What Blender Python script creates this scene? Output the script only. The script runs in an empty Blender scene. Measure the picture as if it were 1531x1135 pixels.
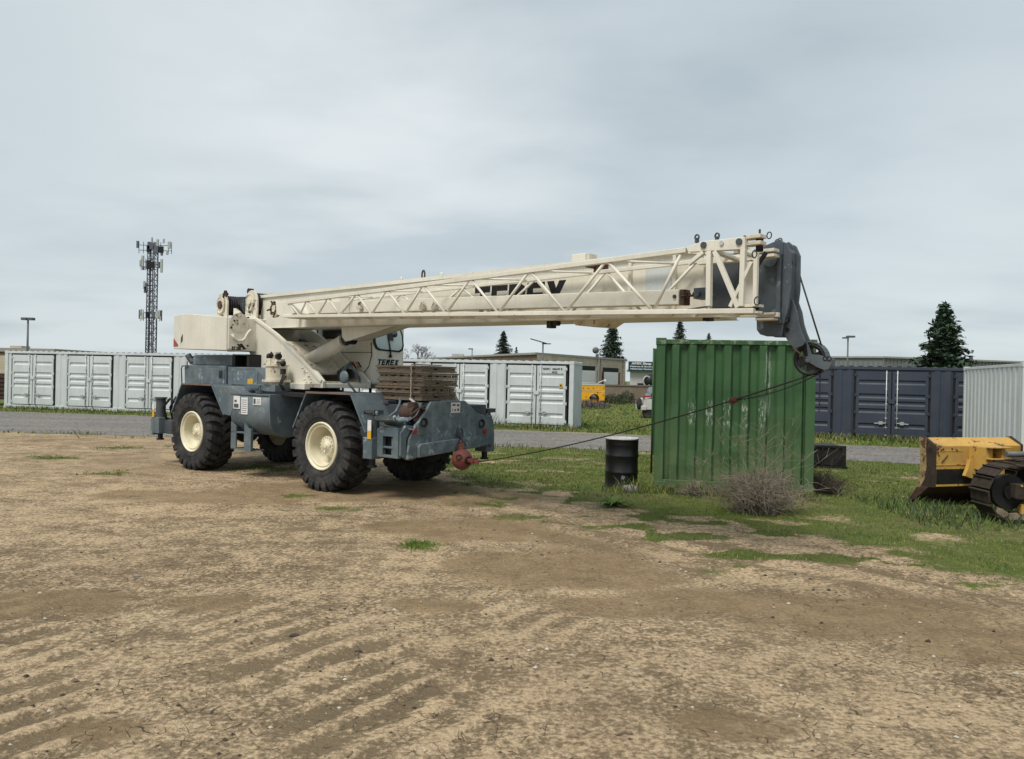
import bpy, math, random
from mathutils import Vector, Matrix, noise
R=math.radians; PI=math.pi
sc=bpy.context.scene; col=sc.collection
rnd=random.Random(7)
# ---------------------------------------------------------------- measured camera
F=1145.; CH=1.92; Y0=564.; SL=.022
rho=math.atan(SL); pit=math.atan((567.5-Y0)/F*math.cos(rho))
fwd=Vector((0,math.cos(pit),-math.sin(pit))); r0=Vector((1,0,0)); u0=r0.cross(fwd)
CR=r0*math.cos(rho)+u0*math.sin(rho); CU=-r0*math.sin(rho)+u0*math.cos(rho); CP=Vector((0,0,CH))
def ray(x,y): return CR*((x-765.5)/F)+CU*((567.5-y)/F)+fwd
def onz(x,y,z=0.):
    d=ray(x,y); return CP+d*((z-CH)/d.z)
def aty(x,y,Y):
    d=ray(x,y); return CP+d*(Y/d.y)
class Fr:                       # a measuring frame: u forward, v to the far side, w up
    def __init__(s,o,phi):
        s.o=Vector((o[0],o[1],0)); s.u=Vector((math.cos(phi),-math.sin(phi),0)); s.v=Vector((math.sin(phi),math.cos(phi),0)); s.phi=phi
    def onv(s,x,y,v):
        d=ray(x,y); p=CP+d*((s.o+s.v*v-CP).dot(s.v)/d.dot(s.v))-s.o; return (p.dot(s.u),p.z)
    def onu(s,x,y,u):
        d=ray(x,y); p=CP+d*((s.o+s.u*u-CP).dot(s.u)/d.dot(s.u))-s.o; return (p.dot(s.v),p.z)
    def loc(s,p): q=Vector(p)-s.o; return Vector((q.dot(s.u),q.dot(s.v),p[2]))
    def w(s,u,v,w): return s.o+s.u*u+s.v*v+Vector((0,0,w))
    def M(s): return Matrix.Translation(s.o)@Matrix.Rotation(-s.phi,4,'Z')
# ---------------------------------------------------------------- mesh builder
class MB:
    def __init__(s,M=None): s.v=[]; s.f=[]; s.m=[]; s.sm=[]; s.M=M; s.mi=0
    def add(s,vs,fs,smooth=False):
        b=len(s.v)
        for p in vs:
            p=Vector(p)
            s.v.append(s.M@p if s.M is not None else p)
        for f in fs: s.f.append([b+i for i in f]); s.m.append(s.mi); s.sm.append(smooth)
        return s
    def box(s,x0,x1,y0,y1,z0,z1):
        return s.add([(x0,y0,z0),(x1,y0,z0),(x1,y1,z0),(x0,y1,z0),(x0,y0,z1),(x1,y0,z1),(x1,y1,z1),(x0,y1,z1)],
            [(0,3,2,1),(4,5,6,7),(0,1,5,4),(1,2,6,5),(2,3,7,6),(3,0,4,7)])
    def loft(s,A,B,cap=True,smooth=False):   # two matching closed loops of 3-D points
        n=len(A); fs=[(i,(i+1)%n,n+(i+1)%n,n+i) for i in range(n)]
        b=len(s.v); s.add(list(A)+list(B),fs,smooth)
        if cap: s.f.append([b+i for i in reversed(range(n))]); s.f.append([b+n+i for i in range(n)]); s.m+=[s.mi]*2; s.sm+=[False]*2
        return s
    def pv(s,pts,v0,v1,cap=True,smooth=False):          # polygon in (u,w) extruded along v
        return s.loft([(p[0],v0,p[1]) for p in pts],[(p[0],v1,p[1]) for p in pts],cap,smooth)
    def pu(s,pts,a,b,cap=True,smooth=False): return s.loft([(a,p[0],p[1]) for p in pts],[(b,p[0],p[1]) for p in pts],cap,smooth)
    def pw(s,pts,a,b): return s.loft([(p[0],p[1],a) for p in pts],[(p[0],p[1],b) for p in pts])
    def tube(s,pts,r,n=8,r2=None,cap=True):
        pts=[Vector(p) for p in pts]; k=len(pts); rings=[]
        t=(pts[1]-pts[0]).normalized(); a=Vector((0,0,1)) if abs(t.z)<.9 else Vector((1,0,0)); nx=t.cross(a).normalized()
        for i,p in enumerate(pts):
            t=(pts[min(i+1,k-1)]-pts[max(i-1,0)]).normalized(); nx=(nx-t*nx.dot(t)).normalized(); ny=t.cross(nx)
            rr=r if r2 is None else r+(r2-r)*i/(k-1)
            rings.append([p+nx*math.cos(2*PI*j/n)*rr+ny*math.sin(2*PI*j/n)*rr for j in range(n)])
        vs=[q for g in rings for q in g]; fs=[]
        for i in range(k-1):
            for j in range(n): fs.append((i*n+j,i*n+(j+1)%n,(i+1)*n+(j+1)%n,(i+1)*n+j))
        s.add(vs,fs,n>4)
        if cap:
            b=len(s.v)-k*n; s.f.append([b+j for j in reversed(range(n))]); s.f.append([b+(k-1)*n+j for j in range(n)]); s.m+=[s.mi]*2; s.sm+=[False]*2
        return s
    def bar(s,p,q,a,b=None,up=(0,0,1)):                 # rectangular bar
        p=Vector(p); q=Vector(q); b=b or a; t=(q-p).normalized(); up=Vector(up)
        if abs(t.dot(up))>.95: up=Vector((1,0,0))
        x=t.cross(up).normalized()*(a/2); y=x.cross(t).normalized()*(b/2)
        return s.loft([p-x-y,p+x-y,p+x+y,p-x+y],[q-x-y,q+x-y,q+x+y,q-x+y])
    def lathe(s,prof,c=(0,0,0),axis='z',n=32,smooth=True,closed=False,phase=0):
        vs=[]; k=len(prof)
        for r,h in prof:
            for j in range(n):
                a=2*PI*j/n+phase; x,y=r*math.cos(a),r*math.sin(a)
                p={'z':(x,y,h),'y':(x,h,y),'x':(h,x,y)}[axis]
                vs.append((p[0]+c[0],p[1]+c[1],p[2]+c[2]))
        fs=[(i*n+j,i*n+(j+1)%n,(i+1)*n+(j+1)%n,(i+1)*n+j) for i in range(k-1) for j in range(n)]
        if closed: fs+=[((k-1)*n+j,(k-1)*n+(j+1)%n,(j+1)%n,j) for j in range(n)]
        return s.add(vs,fs,smooth)
    def cyl(s,c,r,h,axis='z',n=24,r2=None):
        r2=r if r2 is None else r2
        s.lathe([(0.0001,-h/2),(r,-h/2)],c,axis,n,False); s.lathe([(r,-h/2),(r2,h/2)],c,axis,n); s.lathe([(r2,h/2),(.0001,h/2)],c,axis,n,False); return s
    def sphere(s,c,r,n=20,sq=(1,1,1)):
        k=n//2; vs=[]; fs=[]
        for i in range(k+1):
            for j in range(n):
                t=PI*i/k; a=2*PI*j/n; vs.append((c[0]+sq[0]*r*math.sin(t)*math.cos(a),c[1]+sq[1]*r*math.sin(t)*math.sin(a),c[2]+sq[2]*r*math.cos(t)))
        for i in range(k):
            for j in range(n): fs.append((i*n+j,i*n+(j+1)%n,(i+1)*n+(j+1)%n,(i+1)*n+j))
        return s.add(vs,fs,True)
    def torus(s,c,r,t,axis='y',n=16,m=6,sq=(1,1)):
        pts=[]
        for j in range(n+1):
            a=2*PI*j/n; x,y=sq[0]*r*math.cos(a),sq[1]*r*math.sin(a)
            p={'z':(x,y,0),'y':(x,0,y),'x':(0,x,y)}[axis]; pts.append((p[0]+c[0],p[1]+c[1],p[2]+c[2]))
        return s.tube(pts,t,m,cap=False)
    def build(s,name,mats,parent=None,bevel=0,fix=True):
        me=bpy.data.meshes.new(name); me.from_pydata([tuple(v) for v in s.v],[],s.f)
        if not isinstance(mats,(list,tuple)): mats=[mats]
        for m in mats: me.materials.append(m)
        me.polygons.foreach_set('material_index',s.m); me.polygons.foreach_set('use_smooth',s.sm)
        if fix:
            import bmesh
            b=bmesh.new(); b.from_mesh(me); bmesh.ops.recalc_face_normals(b,faces=b.faces); b.to_mesh(me); b.free()
        me.update(); o=bpy.data.objects.new(name,me); col.objects.link(o)
        if parent is not None: o.parent=parent
        if bevel:
            m=o.modifiers.new('bevel','BEVEL'); m.width=bevel; m.segments=2; m.limit_method='ANGLE'; m.angle_limit=R(40)
        return o
def _sep(s,name,mats,parent=None,bevel=0,fix=True):      # each separate piece its own object
    par=list(range(len(s.v)))
    def fd(i):
        while par[i]!=i: par[i]=par[par[i]]; i=par[i]
        return i
    key={}
    for i,v in enumerate(s.v):
        k=(round(v.x,4),round(v.y,4),round(v.z,4))
        if k in key: par[fd(i)]=fd(key[k])
        else: key[k]=i
    for f in s.f:
        for j in f[1:]: par[fd(j)]=fd(f[0])
    groups={}
    for n,f in enumerate(s.f): groups.setdefault(fd(f[0]),[]).append(n)
    out=[]
    for g in groups.values():
        b=MB(); mp={}
        for n in g:
            ff=[]
            for i in s.f[n]:
                if i not in mp: mp[i]=len(b.v); b.v.append(s.v[i])
                ff.append(mp[i])
            b.f.append(ff); b.m.append(s.m[n]); b.sm.append(s.sm[n])
        out.append(b.build(name,mats,parent,bevel,fix))
    return out
MB.sep=_sep
def tag(o,label,cat=None,group=None,kind=None):
    if label: o['label']=label
    if cat: o['category']=cat
    if group: o['group']=group
    if kind: o['kind']=kind
    return o
def empty(name,loc,rz=0):
    o=bpy.data.objects.new(name,None); col.objects.link(o); o.location=loc; o.rotation_euler=(0,0,rz); o.empty_display_size=.3; return o
def copy_tree(o,parent=None):
    c=o.copy(); col.objects.link(c)
    if parent is not None: c.parent=parent
    for ch in list(o.children): copy_tree(ch,c)
    return c
def text_verts(body,size,shear=0,bold=0):
    cu=bpy.data.curves.new('lettering','FONT'); cu.body=body; cu.size=size; cu.shear=shear; cu.offset=bold; cu.resolution_u=2; cu.fill_mode='FRONT'
    to=bpy.data.objects.new('lettering',cu); me=bpy.data.meshes.new_from_object(to)
    vs=[v.co.copy() for v in me.vertices]; fs=[list(p.vertices) for p in me.polygons]
    bpy.data.objects.remove(to); bpy.data.curves.remove(cu); bpy.data.meshes.remove(me)
    return vs,fs
def put_text(mb,body,o,ex,ey,width=None,size=.1,bold=0,shear=0):   # flat lettering on a plane given by origin and two directions
    vs,fs=text_verts(body,size,shear,bold)
    if not vs: return
    x0=min(v.x for v in vs); x1=max(v.x for v in vs); y0=min(v.y for v in vs); k=(width/(x1-x0)) if width else 1
    o=Vector(o); ex=Vector(ex); ey=Vector(ey)
    mb.add([o+ex*((v.x-x0)*k)+ey*((v.y-y0)) for v in vs],fs)
# ---------------------------------------------------------------- materials
class NT:
    def __init__(s,m):
        m.use_nodes=True; s.t=m.node_tree; s.t.nodes.clear()
    def n(s,typ,**kw):
        nd=s.t.nodes.new(typ)
        for k,v in kw.items(): setattr(nd,k,v)
        return nd
    def l(s,a,b): s.t.links.new(a,b)
    def noise(s,vec,scale,detail=4,rough=.55,dist=0):
        nd=s.n('ShaderNodeTexNoise'); nd.inputs['Scale'].default_value=scale; nd.inputs['Detail'].default_value=detail; nd.inputs['Roughness'].default_value=rough; nd.inputs['Distortion'].default_value=dist
        if vec is not None: s.l(vec,nd.inputs['Vector'])
        return nd.outputs['Fac']
    def ramp(s,fac,a,b,c0=(0,0,0,1),c1=(1,1,1,1)):
        nd=s.n('ShaderNodeValToRGB'); e=nd.color_ramp.elements; e[0].position=a; e[1].position=b; e[0].color=c0; e[1].color=c1; s.l(fac,nd.inputs['Fac']); return nd.outputs['Color']
    def mix(s,fac,a,b,mode='MIX'):
        nd=s.n('ShaderNodeMixRGB'); nd.blend_type=mode
        for i,x in zip((0,1,2),(fac,a,b)):
            if isinstance(x,(int,float)): nd.inputs[i].default_value=x
            elif isinstance(x,tuple): nd.inputs[i].default_value=(*x[:3],1)
            else: s.l(x,nd.inputs[i])
        return nd.outputs['Color']
    def math(s,op,a,b=0.):
        nd=s.n('ShaderNodeMath'); nd.operation=op
        for i,x in enumerate((a,b)):
            if isinstance(x,(int,float)): nd.inputs[i].default_value=x
            else: s.l(x,nd.inputs[i])
        return nd.outputs[0]
    def mapping(s,vec,scale=(1,1,1),rot=(0,0,0)):
        nd=s.n('ShaderNodeMapping'); nd.inputs['Scale'].default_value=scale; nd.inputs['Rotation'].default_value=rot; s.l(vec,nd.inputs['Vector']); return nd.outputs['Vector']
    def bump(s,h,strength,dist=.01):
        nd=s.n('ShaderNodeBump'); nd.inputs['Strength'].default_value=strength; nd.inputs['Distance'].default_value=dist; s.l(h,nd.inputs['Height']); return nd.outputs['Normal']
    def out(s,colr,rough=.6,metal=0,normal=None,spec=.3,extra=None):
        p=s.n('ShaderNodeBsdfPrincipled'); o=s.n('ShaderNodeOutputMaterial')
        if isinstance(colr,tuple): p.inputs['Base Color'].default_value=(*colr[:3],1)
        else: s.l(colr,p.inputs['Base Color'])
        if isinstance(rough,(int,float)): p.inputs['Roughness'].default_value=rough
        else: s.l(rough,p.inputs['Roughness'])
        p.inputs['Metallic'].default_value=metal; p.inputs['Specular IOR Level'].default_value=spec
        if normal is not None: s.l(normal,p.inputs['Normal'])
        s.l(p.outputs[0],o.inputs[0]); return p
def paint(name,base,rough=.55,var=.12,scale=2.5,dirt=None,da=.4,rust=0,rscale=6,streak=0,scol=None,bump=.15,metal=0,spec=.3,chips=0,ccol=(.5,.5,.45)):
    m=bpy.data.materials.new(name); t=NT(m); tc=t.n('ShaderNodeTexCoord').outputs['Object']; va=t.n('ShaderNodeVectorMath',operation='ADD'); t.l(tc,va.inputs[0]); t.l(t.math('MULTIPLY',t.n('ShaderNodeObjectInfo').outputs['Random'],37.),va.inputs[1]); tc=va.outputs[0]
    lo=tuple(c*(1-var) for c in base); hi=tuple(min(1,c*(1+var)) for c in base)
    c=t.mix(t.ramp(t.noise(tc,scale,6),.3,.7),lo,hi)
    c=t.mix(t.math('MULTIPLY',t.ramp(t.noise(tc,45,3),.45,.65),.25),c,tuple(x*.8 for x in base))
    if dirt: c=t.mix(t.math('MULTIPLY',t.ramp(t.noise(tc,scale*1.7,8,.65),.42,.72),da),c,dirt)
    if streak: c=t.mix(t.math('MULTIPLY',t.ramp(t.noise(t.mapping(tc,(9,9,.7)),1.6,5),.5,.75),streak),c,scol or tuple(x*.55 for x in base))
    if chips: c=t.mix(t.math('MULTIPLY',t.ramp(t.noise(tc,5,10,.75),.62-chips*.1,.64-chips*.1),1.),c,ccol)
    if rust:
        f=t.ramp(t.noise(tc,rscale,9,.72),.67-rust*.2,.72-rust*.2)
        c=t.mix(f,c,t.mix(t.noise(tc,30),(.14,.07,.035),(.06,.033,.022)))
    t.out(c,t.ramp(t.noise(tc,7),.2,.8,(rough-.12,)*3+(1,),(min(1,rough+.12),)*3+(1,)),metal,t.bump(t.noise(tc,14,6),bump,.01),spec)
    return m
MT={}
MT['cream']=paint('cream_paint',(.68,.655,.565),.5,.07,1.2,(.45,.40,.30),.3,.10,7,.25,(.45,.39,.29))
MT['cream_rusty']=paint('cream_paint_rusty',(.65,.615,.51),.6,.1,3,(.36,.27,.17),.6,.55,6,.4,(.3,.2,.12))
MT['rim']=paint('rim_paint',(.72,.67,.50),.45,.06,3,(.42,.35,.22),.35,.1,6)
MT['gray']=paint('blue_gray_paint',(.088,.118,.135),.5,.16,1.6,(.24,.25,.24),.5,.1,7,.4,(.075,.10,.115),.2,chips=.25,ccol=(.22,.26,.28))
MT['gray_worn']=paint('blue_gray_worn',(.10,.132,.15),.6,.2,3.5,(.24,.28,.30),.75,.2,7,.3,(.06,.08,.09),.2,chips=.5,ccol=(.27,.31,.33))
MT['head']=paint('boom_head_grey',(.062,.077,.090),.5,.18,3,(.13,.145,.155),.5,.15,7,.3,(.045,.055,.065),.2,chips=.25,ccol=(.15,.17,.18))
MT['gray_dark']=paint('dark_gray_paint',(.055,.066,.075),.55,.25,3,(.12,.12,.115),.4,.1)
MT['fender_edge']=paint('brown_dust_edge',(.17,.11,.09),.8,.2,5)
MT['rubber']=paint('tyre_rubber',(.024,.025,.027),.78,.25,4,(.085,.078,.068),.75,bump=.4,spec=.2)
MT['black']=paint('black_steel',(.012,.012,.013),.5,.3,4,(.04,.035,.03),.3)
MT['gloss_black']=paint('gloss_black',(.004,.004,.005),.42,.2,3,(.02,.02,.02),.15,spec=.5,bump=.05)
MT['letter']=paint('black_lettering',(.012,.012,.014),.5,.2,6,bump=0)
MT['red_letter']=paint('red_lettering',(.30,.035,.03),.5,.1,6,bump=0)
MT['white_label']=paint('white_label',(.70,.70,.69),.5,.08,20,(.45,.45,.44),.6,bump=0)
MT['yellow_label']=paint('yellow_label',(.62,.36,.03),.5,.1,10,bump=0)
MT['white_paint']=paint('white_side_paint',(.56,.60,.60),.5,.06,.8,(.38,.39,.37),.45,.06,5,.4,(.38,.38,.35))
MT['white_galv']=paint('galvanised_rod',(.50,.53,.54),.45,.08,6,(.3,.28,.25),.4,0,metal=.2)
MT['navy']=paint('navy_paint',(.043,.053,.076),.5,.08,1,(.075,.08,.09),.35,0,5,.2,(.03,.036,.05))
MT['green']=paint('green_paint',(.050,.145,.055),.55,.16,1.0,(.115,.165,.07),.6,.14,5,.5,(.10,.16,.085),chips=0)
MT['gasket']=paint('door_gasket',(.012,.012,.013),.7,.1,4)
MT['rust']=paint('rusty_steel',(.080,.045,.032),.85,.35,7,(.03,.02,.016),.7,bump=.5)
MT['ball']=paint('faded_red_paint',(.20,.060,.052),.6,.2,5,(.14,.05,.04),.6,.3,8)
MT['wood']=None
MT['chrome']=paint('polished_steel',(.6,.6,.6),.25,.05,5,metal=1)
MT['rope']=paint('wire_rope',(.028,.028,.028),.6,.3,30,(.07,.05,.04),.5,metal=.3)
MT['yellow']=paint('yellow_paint',(.55,.33,.075),.55,.12,2.5,(.30,.19,.09),.6,.42,5,.3,(.25,.12,.03))
MT['truck_yellow']=paint('truck_yellow',(.75,.38,.02),.45,.08,3,(.5,.25,.05),.3,.1,6)
MT['drum']=MT['gloss_black']
def glass(name,c=(.05,.07,.07),rough=.06):
    m=bpy.data.materials.new(name); t=NT(m); tc=t.n('ShaderNodeTexCoord').outputs['Object']
    p=t.out(t.mix(t.noise(tc,3),c,tuple(x*1.6 for x in c)),rough,0,None,.6); return m
MT['glass']=glass('cab_glass',(.38,.46,.46),.08)
MT['glass_dark']=glass('dark_glass',(.015,.018,.02),.08)
def woodmat():
    m=bpy.data.materials.new('weathered_wood'); t=NT(m); tc=t.n('ShaderNodeTexCoord').outputs['Object']
    g=t.noise(t.mapping(tc,(3,3,22)),4,8,.7); c=t.mix(t.ramp(g,.3,.7),(.070,.047,.030),(.34,.265,.185))
    c=t.mix(t.ramp(t.noise(tc,3,3),.4,.7),c,t.mix(.5,c,(.16,.14,.12)))
    t.out(c,.85,0,t.bump(g,.6,.01),.2); return m
MT['wood']=woodmat()
# ================================================================ CRANE
K=Fr((-3.91,14.58),R(37.5)); S=Fr((-3.91,14.58),R(45)); MS=Matrix.Rotation(-R(7.5),4,'Z')
crane=empty('mobile_crane',K.o,-R(37.5))
tag(crane,'cream and blue grey rough terrain crane with its long boom lowered over the yard','crane')
def kp(pts,v): return [K.onv(x,y,v) for x,y in pts]
def sp(pts,v): return [S.onv(x,y,v) for x,y in pts]
def mk(): return MB()
def ms(): return MB(MS)
# ---- wheels
def tyre_mesh():
    b=MB(); W=.275
    prof=[(.38,-.20),(.40,-.240),(.43,-.255),(.50,-.272),(.58,-W),(.645,-.268),(.69,-.235),(.705,-.15),(.708,0),(.705,.15),(.69,.235),(.645,.268),(.58,W),(.50,.272),(.43,.255),(.40,.240),(.38,.20)]
    b.lathe(prof,axis='y',n=72)
    N=25
    for side in (-1,1):
        for k in range(N):
            a0=2*PI*(k+(.5 if side>0 else 0))/N
            path=[(.272,.585,.600,-.015),(.275,.64,.668,-.01),(.25,.69,.735,0),(.18,.70,.752,.03),(.10,.70,.755,.075),(.02,.70,.752,.15),(-.03,.70,.742,.20)]
            rings=[]
            for (y,rb,rt,th) in path:
                wd=.052 if y>.2 else .046
                a=a0+th; yo=side*y
                q=[]
                for rr,hw in ((rb-.02,wd+.008),(rb-.02,-wd-.008),(rt,-wd),(rt,wd)):
                    aa=a+hw/rr; q.append((rr*math.sin(aa),yo+(side*.012 if (rr==rt and y>.24) else 0),rr*math.cos(aa)))
                rings.append(q)
            vs=[p for r_ in rings for p in r_]; fs=[]
            for i in range(len(rings)-1):
                for j in range(4): fs.append((i*4+j,i*4+(j+1)%4,(i+1)*4+(j+1)%4,(i+1)*4+j))
            fs+=[(0,1,2,3),tuple(range(len(vs)-4,len(vs)))]
            b.add(vs,fs)
    for rr in (.47,.55): b.lathe([(rr,-.262),(rr+.006,-.276),(rr+.014,-.264)],axis='y',n=60)
    return b
def rim_mesh():
    b=MB()
    for s in (1,):
        b.lathe([(.395,-.19),(.397,-.235),(.392,-.256),(.376,-.262),(.362,-.250),(.358,-.228),(.338,-.222),(.334,-.232),(.322,-.234),(.316,-.215),(.310,-.14),(.308,-.10),(.304,-.095),(.300,.02),(.20,.03),(.20,.05),(.33,.08),(.395,.20)],axis='y',n=56)
    return b
def hub_mesh():
    b=MB()
    b.lathe([(.0001,-.150),(.07,-.150),(.075,-.138),(.150,-.135),(.162,-.125),(.164,-.04),(.20,-.03),(.21,.02),(.21,.05),(.0001,.05)],axis='y',n=36)
    for k in range(16):
        a=2*PI*k/16; b.cyl((.145*math.cos(a),-.140,.145*math.sin(a)),.010,.02,'y',6)
    for k in range(3):
        a=2*PI*k/3+.4; b.cyl((.095*math.cos(a),-.142,.095*math.sin(a)),.024,.02,'y',10)
    b.cyl((0,-.155,0),.03,.02,'y',10)
    return b
hub=hub_mesh().build('wheel',MT['rim'],crane); tyre_mesh().build('tyre',MT['rubber'],hub); rim_mesh().build('rim',MT['rim'],hub)
R0=.752
wheels=[hub]+[copy_tree(hub,crane) for _ in range(3)]
for h,(u,v,rz,ry) in zip(wheels,((1.98,-.96,0,.2),(-1.92,-.96,0,.9),(1.98,.96,PI,1.4),(-1.92,.96,PI,2.2))):
    h.location=(u,v,R0-.02); h.rotation_euler=(0,ry,rz)
for u in (1.98,-1.92):
    ax=mk(); ax.tube([(u,-.8,.72),(u,.8,.72)],.13,14); ax.sphere((u,0,.72),.27,16)
    ao=ax.build('axle',MT['gray_dark'],crane); ax=mk(); ax.tube([(u+.25,-.55,.72),(u+.25,.55,.72)],.035,8); ax.build('tie_rod',MT['gray_dark'],ao)
# ---- chassis
c=mk()
c.box(-3.2,3.55,-.46,.46,.80,1.22); c.box(-2.7,3.3,-.60,.60,1.22,1.44); c.box(.5,2.9,-.62,.62,1.44,1.50)
c.box(2.5,3.66,-.42,.95,.98,1.44); c.box(2.5,3.66,-.98,-.42,.80,1.08)
c.build('chassis',MT['gray_dark'],crane,.01)
d=mk(); d.box(-.62,1.35,-1.0,.95,1.50,1.565); d.build('deck',MT['black'],crane)
# ---- tank with rounded bottom
def ubox(v0,v1,top,bot,n=10):
    r=(v1-v0)/2; cy=(v0+v1)/2; rz=min(r,(top-bot)*.62)
    pts=[(v1,top),(v0,top),(v0,bot+rz)]
    for i in range(1,n): a=PI+PI*i/n; pts.append((cy+r*math.cos(a),bot+rz+rz*math.sin(a)))
    pts.append((v1,bot+rz)); return pts
t=mk(); t.pu(ubox(-1.21,-.50,1.50,.775),-.60,.60,smooth=True); t.box(-.61,.61,-1.225,-.50,1.50,1.525)
t.pu(ubox(-1.225,-.485,1.50,.76),.585,.61)
tank=t.build('fuel_tank',MT['gray'],crane)
lb=mk(); lb.box(-.50,-.30,-1.222,-1.212,1.24,1.47); lb.build('decal',MT['white_label'],tank)
lb=mk(); lb.box(-.26,-.06,-1.222,-1.212,1.15,1.45); lb.build('decal',MT['white_label'],tank)
lb=mk(); lb.box(.10,.34,-1.222,-1.212,1.33,1.465); lb.build('decal',MT['white_label'],tank)
for (x0,x1,z0,z1) in ((-.48,-.34,1.26,1.33),(-.47,-.40,1.36,1.40),(.12,.18,1.35,1.44)):
    lb=mk(); lb.box(x0,x1,-1.225,-1.2215,z0,z1); lb.build('decal_print',MT['gray_dark'],tank)
tb=mk()
for i in range(7): tb.box(-.24,-.09,-1.2245,-1.2215,1.18+i*.037,1.188+i*.037)
tb.build('decal_print',MT['gray_dark'],tank); tb=mk()
for i in range(4): tb.box(.21,.31,-1.2245,-1.2215,1.35+i*.025,1.356+i*.025)
tb.build('decal_print',MT['gray_dark'],tank)
c=mk(); c.cyl((.0,-1.0,1.56),.09,.05); c.torus((.0,-1.0,1.60),.06,.012,'x'); c.build('filler_cap',MT['gray_dark'],tank)
# ---- access step
s=mk()
pl=[(-.62,.95),(-.45,.93),(-.42,.86),(-.42,.50),(-.62,.50)]
s.pv([(-.60,1.0),(-.44,.92),(-.44,.50),(-.60,.50)],-1.20,-1.17); s.pv([(-.17,1.0),(-.08,.90),(.04,.90),(.04,.50),(-.17,.50)],-1.21,-1.16)
s.box(-.60,.04,-1.20,-.93,.80,.825); s.box(-.60,.04,-1.20,-.93,.50,.52)
s.build('step',MT['gray'],crane,.004)
# ---- fenders (bent plates), built once per side from their outline
def fender(pts,v0,v1,th=.028,name='fender'):
    b=mk(); n=len(pts); A=[]; up=[]
    for i,(u,w) in enumerate(pts):
        d=Vector((0,0))
        if i>0: e=Vector(pts[i])-Vector(pts[i-1]); d+=Vector((-e.y,e.x)).normalized()
        if i<n-1: e=Vector(pts[i+1])-Vector(pts[i]); d+=Vector((-e.y,e.x)).normalized()
        d.normalize(); up.append((u-d.x*th,w-d.y*th))
    for i in range(n-1):
        q=[pts[i],pts[i+1],up[i+1],up[i]]; b.pv(q,v0,v1)
    return b
for sgn in (-1,1):
    va,vb=(-1.225,-.56) if sgn<0 else (.56,1.225)
    fr=fender([(-2.66,1.08),(-2.30,1.655),(-1.22,1.655),(-.80,1.12)],va,vb)
    fr.build('fender',MT['gray'],crane)
    ff=fender([(1.24,1.00),(1.58,1.60),(2.70,1.61),(3.06,1.03)],va,vb); ff.build('fender',MT['gray'],crane)
    e=mk(); e.box(-2.30,-1.22,va-.004,va+.02,1.635,1.66); e.build('fender_trim',MT['fender_edge'],crane)
    e=mk(); e.box(1.58,2.70,va-.004,va+.02,1.585,1.613); e.build('fender_trim',MT['fender_edge'],crane)
    # inner fender wall
    b=mk(); y=-.56 if sgn<0 else .56
    b.pv([(-2.64,1.05),(-2.28,1.63),(-1.24,1.63),(-.82,1.05)],y-.012,y+.012); b.pv([(1.26,1.0),(1.6,1.58),(2.68,1.58),(3.04,1.0)],y-.012,y+.012)
    b.sep('inner_wall',MT['gray_dark'],crane)
pb=mk(); pb.pv([(-1.20,1.64),(-.62,1.64),(-.30,1.53),(-.62,1.10),(-.80,1.12)],-1.215,-.62); pb.build('side_panel',MT['gray'],crane,.006)
pb=mk(); pb.box(-.50,.42,-1.0,-.55,1.565,1.69); pb.build('battery_box',MT['gray'],crane,.01)
h=mk(); h.box(-.32,-.06,-1.012,-1.0,1.60,1.615); h.bar((-.30,-1.03,1.60),(-.08,-1.03,1.60),.02); h.build('handle',MT['gray_dark'],crane)
# ---- engine hood
hd=mk(); hd.pv([(-2.97,1.62),(-2.99,1.98),(-2.95,2.02),(-1.47,2.02),(-1.47,1.62)],-.78,.78)
hood=hd.build('engine_hood',MT['gray'],crane,.015)
q=mk(); q.box(-2.45,-1.50,-.792,-.78,1.655,1.97); q.build('door_panel',MT['gray'],hood,.008)
q=mk(); q.box(-1.68,-1.57,-.80,-.79,1.78,1.92); q.build('latch_hole',MT['black'],hood)
q=mk()
q.pv([(-2.86,2.025),(-2.78,2.235),(-1.44,2.235),(-1.44,2.025)],-.68,.70); lou=q.build('louvre_cover',MT['gray'],hood,.01)
q=mk()
for i in range(9): q.box(-2.74,-1.50,-.69,-.678,2.05+i*.019,2.058+i*.019)
q.build('louvre',MT['gray_worn'],lou)
q=mk(); q.pv([(-1.44,1.62),(-1.44,2.00),(-.55,2.00),(-.06,1.70),(-.06,1.57),(-1.44,1.57)],-.76,.74); h2=q.build('rear_hood',MT['gray'],crane,.015)
q=mk(); q.box(-1.30,-.45,-.772,-.76,1.66,1.93); q.build('door_panel',MT['gray_worn'],h2,.006)
q=mk(); q.box(-.75,-.58,-.778,-.77,1.66,1.78); q.build('decal',MT['yellow_label'],h2)
q=mk(); q.box(-1.42,-1.36,-.66,.6,2.0,2.235); q.box(-.96,-.90,-.66,.6,2.0,2.235); q.box(-1.42,-.90,-.66,.6,2.22,2.245); q.box(-1.36,-.96,-.45,-.43,2.0,2.22); q.build('air_duct',MT['black'],crane)
q=mk(); q.tube([(-2.6,-.5,2.06),(-2.85,-.55,2.08),(-3.02,-.6,2.10),(-3.08,-.62,2.18),(-3.11,-.64,2.24)],.062,12); q.build('exhaust_pipe',MT['gray_dark'],crane)
q=mk(); q.tube([(-3.03,-.80,1.60),(-3.03,-.82,1.95),(-3.0,-.82,2.0),(-2.82,-.80,2.01)],.013,6); q.build('hand_rail',MT['gray_dark'],crane)
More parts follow.
